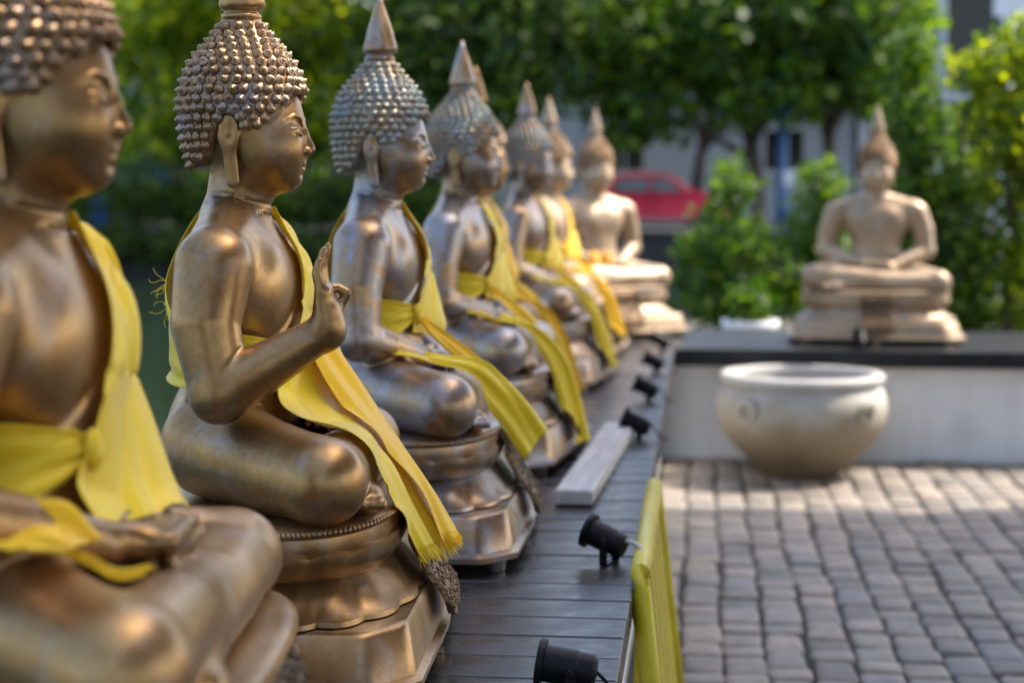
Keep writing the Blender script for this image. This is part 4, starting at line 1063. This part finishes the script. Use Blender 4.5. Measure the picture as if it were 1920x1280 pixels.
# ------------------------------------------------------------------ far bank: wall, street things, buildings
rw = empty('retaining_wall', (0, 37.0, 0)); tag(rw, 'dark stone retaining wall at the waterline below the street', 'wall')
MB().box((-60, -0.2, -1.5), (60, 0.25, 0.36)).build('stone_face', STONEW, rw)
MB().box((-60, -0.26, 0.36), (60, 0.30, 0.48), 0.02).build('wall_cap', STONEW, rw)
PALE = simple('pale_grey_plaster', (0.52, 0.55, 0.60), 0.8, 0, 0.08, 1.2, 0.1)
DARKG = simple('dark_window', (0.015, 0.017, 0.02), 0.15, 0, 0.2, 2, 0)
TEAL = simple('teal_paint', (0.012, 0.10, 0.14), 0.6, 0, 0.25, 3, 0.1)
BLUEP = simple('blue_paint', (0.03, 0.10, 0.24), 0.45, 0, 0.15, 6, 0.05)
def building(loc, wx, h, d, mat, label, win, floors):
    t = empty('building', loc); tag(t, label, 'building')
    MB().box((-wx / 2, 0, 0), (wx / 2, d, h)).build('wall', mat, t)
    MB().box((-wx / 2 - .3, -.4, h), (wx / 2 + .3, d + .3, h + .25)).build('roof', WHITE, t)
    for fl in range(floors):
        z0 = 1.4 + fl * 3.1; n = int(wx // win)
        for k in range(n):
            x0 = -wx / 2 + (k + .5) * wx / n
            o = MB().box((x0 - .62, -.05, z0), (x0 + .62, -.003, z0 + 1.3)).build('window', WHITE, t)
            MB().box((x0 - .54, -.062, z0 + .08), (x0 - .03, -.051, z0 + 1.22)).build('pane', DARKG, o)
            MB().box((x0 + .03, -.062, z0 + .08), (x0 + .54, -.051, z0 + 1.22)).build('pane', DARKG, o)
            MB().box((x0 - .70, -.12, z0 - .08), (x0 + .70, -.051, z0 - .002)).build('sill', WHITE, o)
    return t
building((-2.2, 49, 0.42), 13.5, 6.6, 8, PALE, 'long pale grey building across the street behind the red car', 4.5, 2)
building((-20, 50, 0.42), 18, 6.6, 8, PALE, 'pale building behind the trees at the left', 4.5, 2)
b2 = empty('building', (8.2, 46.8, 0.42)); tag(b2, 'building with dark open balconies above the shrubs at the upper right', 'building')
MB().box((-4, 2.2, 0), (5, 9, 9)).build('wall', DARKG, b2)
for z in (0.1, 3.3, 6.9): MB().box((-4.2, 0, z), (5.2, 2.6, z + .35)).build('floor_slab', PALE, b2)
for x_ in (-3.9, -1.9, 0.6, 3.0): MB().box((x_ - .12, .1, .45), (x_ + .12, .34, 6.9)).build('column', PALE, b2)
for k in range(2):
    o = MB().box((-3.7, .15, 4.4 + k * 3.6 - 3.3 * 0), (4.9, .20, 4.46 + k * 3.6)).build('rail', STONEW, b2)
fe = empty('teal_fence', (-13, 46.8, 0.42)); tag(fe, 'teal painted board fence showing through the trees at the left', 'fence')
bme = mesh('fence_board', *(lambda m: (m.v, m.f))(MB().box((-.11, -.02, .1), (.11, .02, 2.9))))
for k in range(44): ob('fence_board', bme, TEAL, fe, (-5.5 + k * .25, 0, 0))
for z in (.5, 2.4): MB().box((-5.7, .02, z), (5.5, .08, z + .1)).build('fence_rail', TEAL, fe)
pl = empty('blue_pole', (1.72, 37.4, 0.42)); tag(pl, 'tall blue painted pole standing on the far bank', 'pole')
MB().lathe([(0.13, 0), (0.13, .9), (0.115, .95), (0.105, 7.5)], 16).build('shaft', BLUEP, pl, True)
MB().lathe([(0.20, 0), (0.20, .05), (0.13, .08)], 16).build('base_plate', BLUEP, pl)
MB().box((.02, -.16, 1.05), (.36, -.135, 1.35), .004).build('notice_plate', WHITE, pl)
sg = empty('sign_post', (3.42, 20.0, -1.0)); tag(sg, 'white sign board on a white post among leaves at upper right', 'sign')
MB().lathe([(.07, 0), (.07, 4.35)], 14).build('post', WHITE, sg, True)
MB().box((-.18, -.09, 4.30), (.75, -.06, 5.1), .01).build('board', WHITE, sg)
MB().box((.02, -.094, 4.62), (.28, -.091, 4.72)).build('orange_mark', ORA, sg)
o = MB().box((-.35, -.3, 0), (.35, .3, .001)); 
bl = MB().lathe([(.26, 0), (.28, .05), (.27, .3), (.29, .33), (.27, .36), (.27, .62), (.28, .66), (.25, .70), (.22, .70)], 20).build('blue_drum', simple('blue_plastic', (.06, .16, .62), .4), None, True, loc=(-13.45, 37.35, 0.48))
tag(bl, 'small blue drum far off beyond the chin of the left statue', 'drum')

# red car
RED = simple('red_car_paint', (0.70, 0.012, 0.06), 0.22, 0, 0.05, 2, 0)
car = empty('parked_car', (-0.88, 44.0, 0.43)); car.scale = (.9, .9, .9); tag(car, 'red hatchback parked on the street behind the corner statue', 'car')
prof = [(-1.95, .35), (-2.0, .62), (-1.93, .95), (-1.72, 1.30), (-1.45, 1.44), (-0.6, 1.50), (0.05, 1.42), (0.62, 1.06), (0.80, .98), (1.50, .86), (1.88, .70), (1.98, .52), (1.95, .30), (1.5, .22), (-1.5, .22)]
P = catmull(prof + [prof[0]], 70)[:-1]
sec = [(-.80, .90), (-.83, 1.0), (-.5, 1.0), (0, 1.0), (.5, 1.0), (.83, 1.0), (.80, .90)]
v = []; f = []; n = len(P)
for s, k in [(-1.0, .97), (-.97, 1.0), (-.5, 1.01), (.5, 1.01), (.97, 1.0), (1.0, .97)]:
    for x_, z_ in P:
        tum = 0.83 - 0.20 * max(0, (z_ - .85)) / .65
        v.append((x_ * k, s * tum, .62 + (z_ - .62) * k))
for a in range(5):
    for i in range(n):
        j = (i + 1) % n; f.append((a * n + i, a * n + j, (a + 1) * n + j, (a + 1) * n + i))
f.append(tuple(range(n))); f.append(tuple(reversed(range(5 * n, 6 * n))))
o = ob('body', mesh('body', v, f, False), RED, car); smooth_angle(o, 35)
def side(poly, name, mat, y=-1):
    v = [];
    for x_, z_ in poly:
        tum = 0.83 - 0.20 * max(0, (z_ - .85)) / .65
        v.append((x_, -(tum + .012), z_))
    v += [(a, b_ + .03, c) for a, b_, c in v]; k = len(poly)
    f = [tuple(range(k)), tuple(reversed(range(k, 2 * k)))] + [(i, i + k, (i + 1) % k + k, (i + 1) % k) for i in range(k)]
    return ob(name, mesh(name, v, f), mat, car)
CGL = simple('car_glass', (.16, .19, .21), .06, 0, .1, 2, 0)
side([(-.42, .97), (.50, .97), (.02, 1.34), (-.42, 1.40)], 'side_window', CGL)
side([(-1.5, .99), (-.52, .97), (-.52, 1.40), (-1.38, 1.34)], 'side_window', CGL)
side([(-.47, .30), (-.455, .30), (-.455, .95), (-.47, .95)], 'door_seam', BLACK)
side([(-.34, .86), (-.14, .86), (-.14, .89), (-.34, .89)], 'door_handle', RED)
HL = simple('headlight_glass', (.85, .87, .9), .12, 0, .05, 3, 0)
side([(1.30, .66), (1.84, .62), (1.80, .74), (1.50, .86), (1.34, .84)], 'headlight', HL)
for x_ in (-1.28, 1.22):
    wh = MB().lathe([(.20, -.10), (.31, -.10), (.325, -.06), (.325, .06), (.31, .10), (.20, .10)], 28, Matrix.Translation((x_, -.78, .325)) @ Matrix.Rotation(R(90), 4, 'X')).build('tyre', BLACK, car)
    MB().lathe([(.01, .085), (.19, .09), (.205, .104), (.205, .05)], 20, Matrix.Translation((x_, -.78, .325)) @ Matrix.Rotation(R(90), 4, 'X')).build('rim', simple('alloy', (.5, .5, .52), .3, .8), wh)
    MB().lathe([(.20, -.10), (.31, -.10), (.325, .0), (.31, .10), (.20, .10)], 20, Matrix.Translation((x_, .72, .325)) @ Matrix.Rotation(R(90), 4, 'X')).build('tyre', BLACK, car)

# ------------------------------------------------------------------ roof on columns added outside the frame to shade the near court
pv = empty('shade_pavilion', (4.5, 2, 0)); tag(pv, 'unseen roof on timber columns, added to shade the near court', 'shade_pavilion')
def subp(o): o.matrix_parent_inverse = Matrix.Translation(-Vector(pv.location)); return o
TILE = simple('roof_tile', (0.22, 0.10, 0.06), .8, 0, .3, 6, .3)
v = [(0.95, -6, 3.9), (0.95, 8.55, 3.9), (8, 8.55, 3.9), (8, -6, 3.9), (3.6, -3, 5.6), (3.6, 5.8, 5.6), (5.4, 5.8, 5.6), (5.4, -3, 5.6)]
subp(MB().add(v, [(0, 1, 5, 4), (1, 2, 6, 5), (2, 3, 7, 6), (3, 0, 4, 7), (4, 5, 6, 7), (3, 2, 1, 0)]).build('roof', TILE, pv))
for x_, y_ in ((2.6, 7.9), (2.6, 3.0), (2.6, -2.5), (7.2, 7.9), (7.2, 3.0), (7.2, -2.5)):
    subp(MB().box((x_ - .12, y_ - .12, 0), (x_ + .12, y_ + .12, 3.92)).build('column', BROWNW, pv))
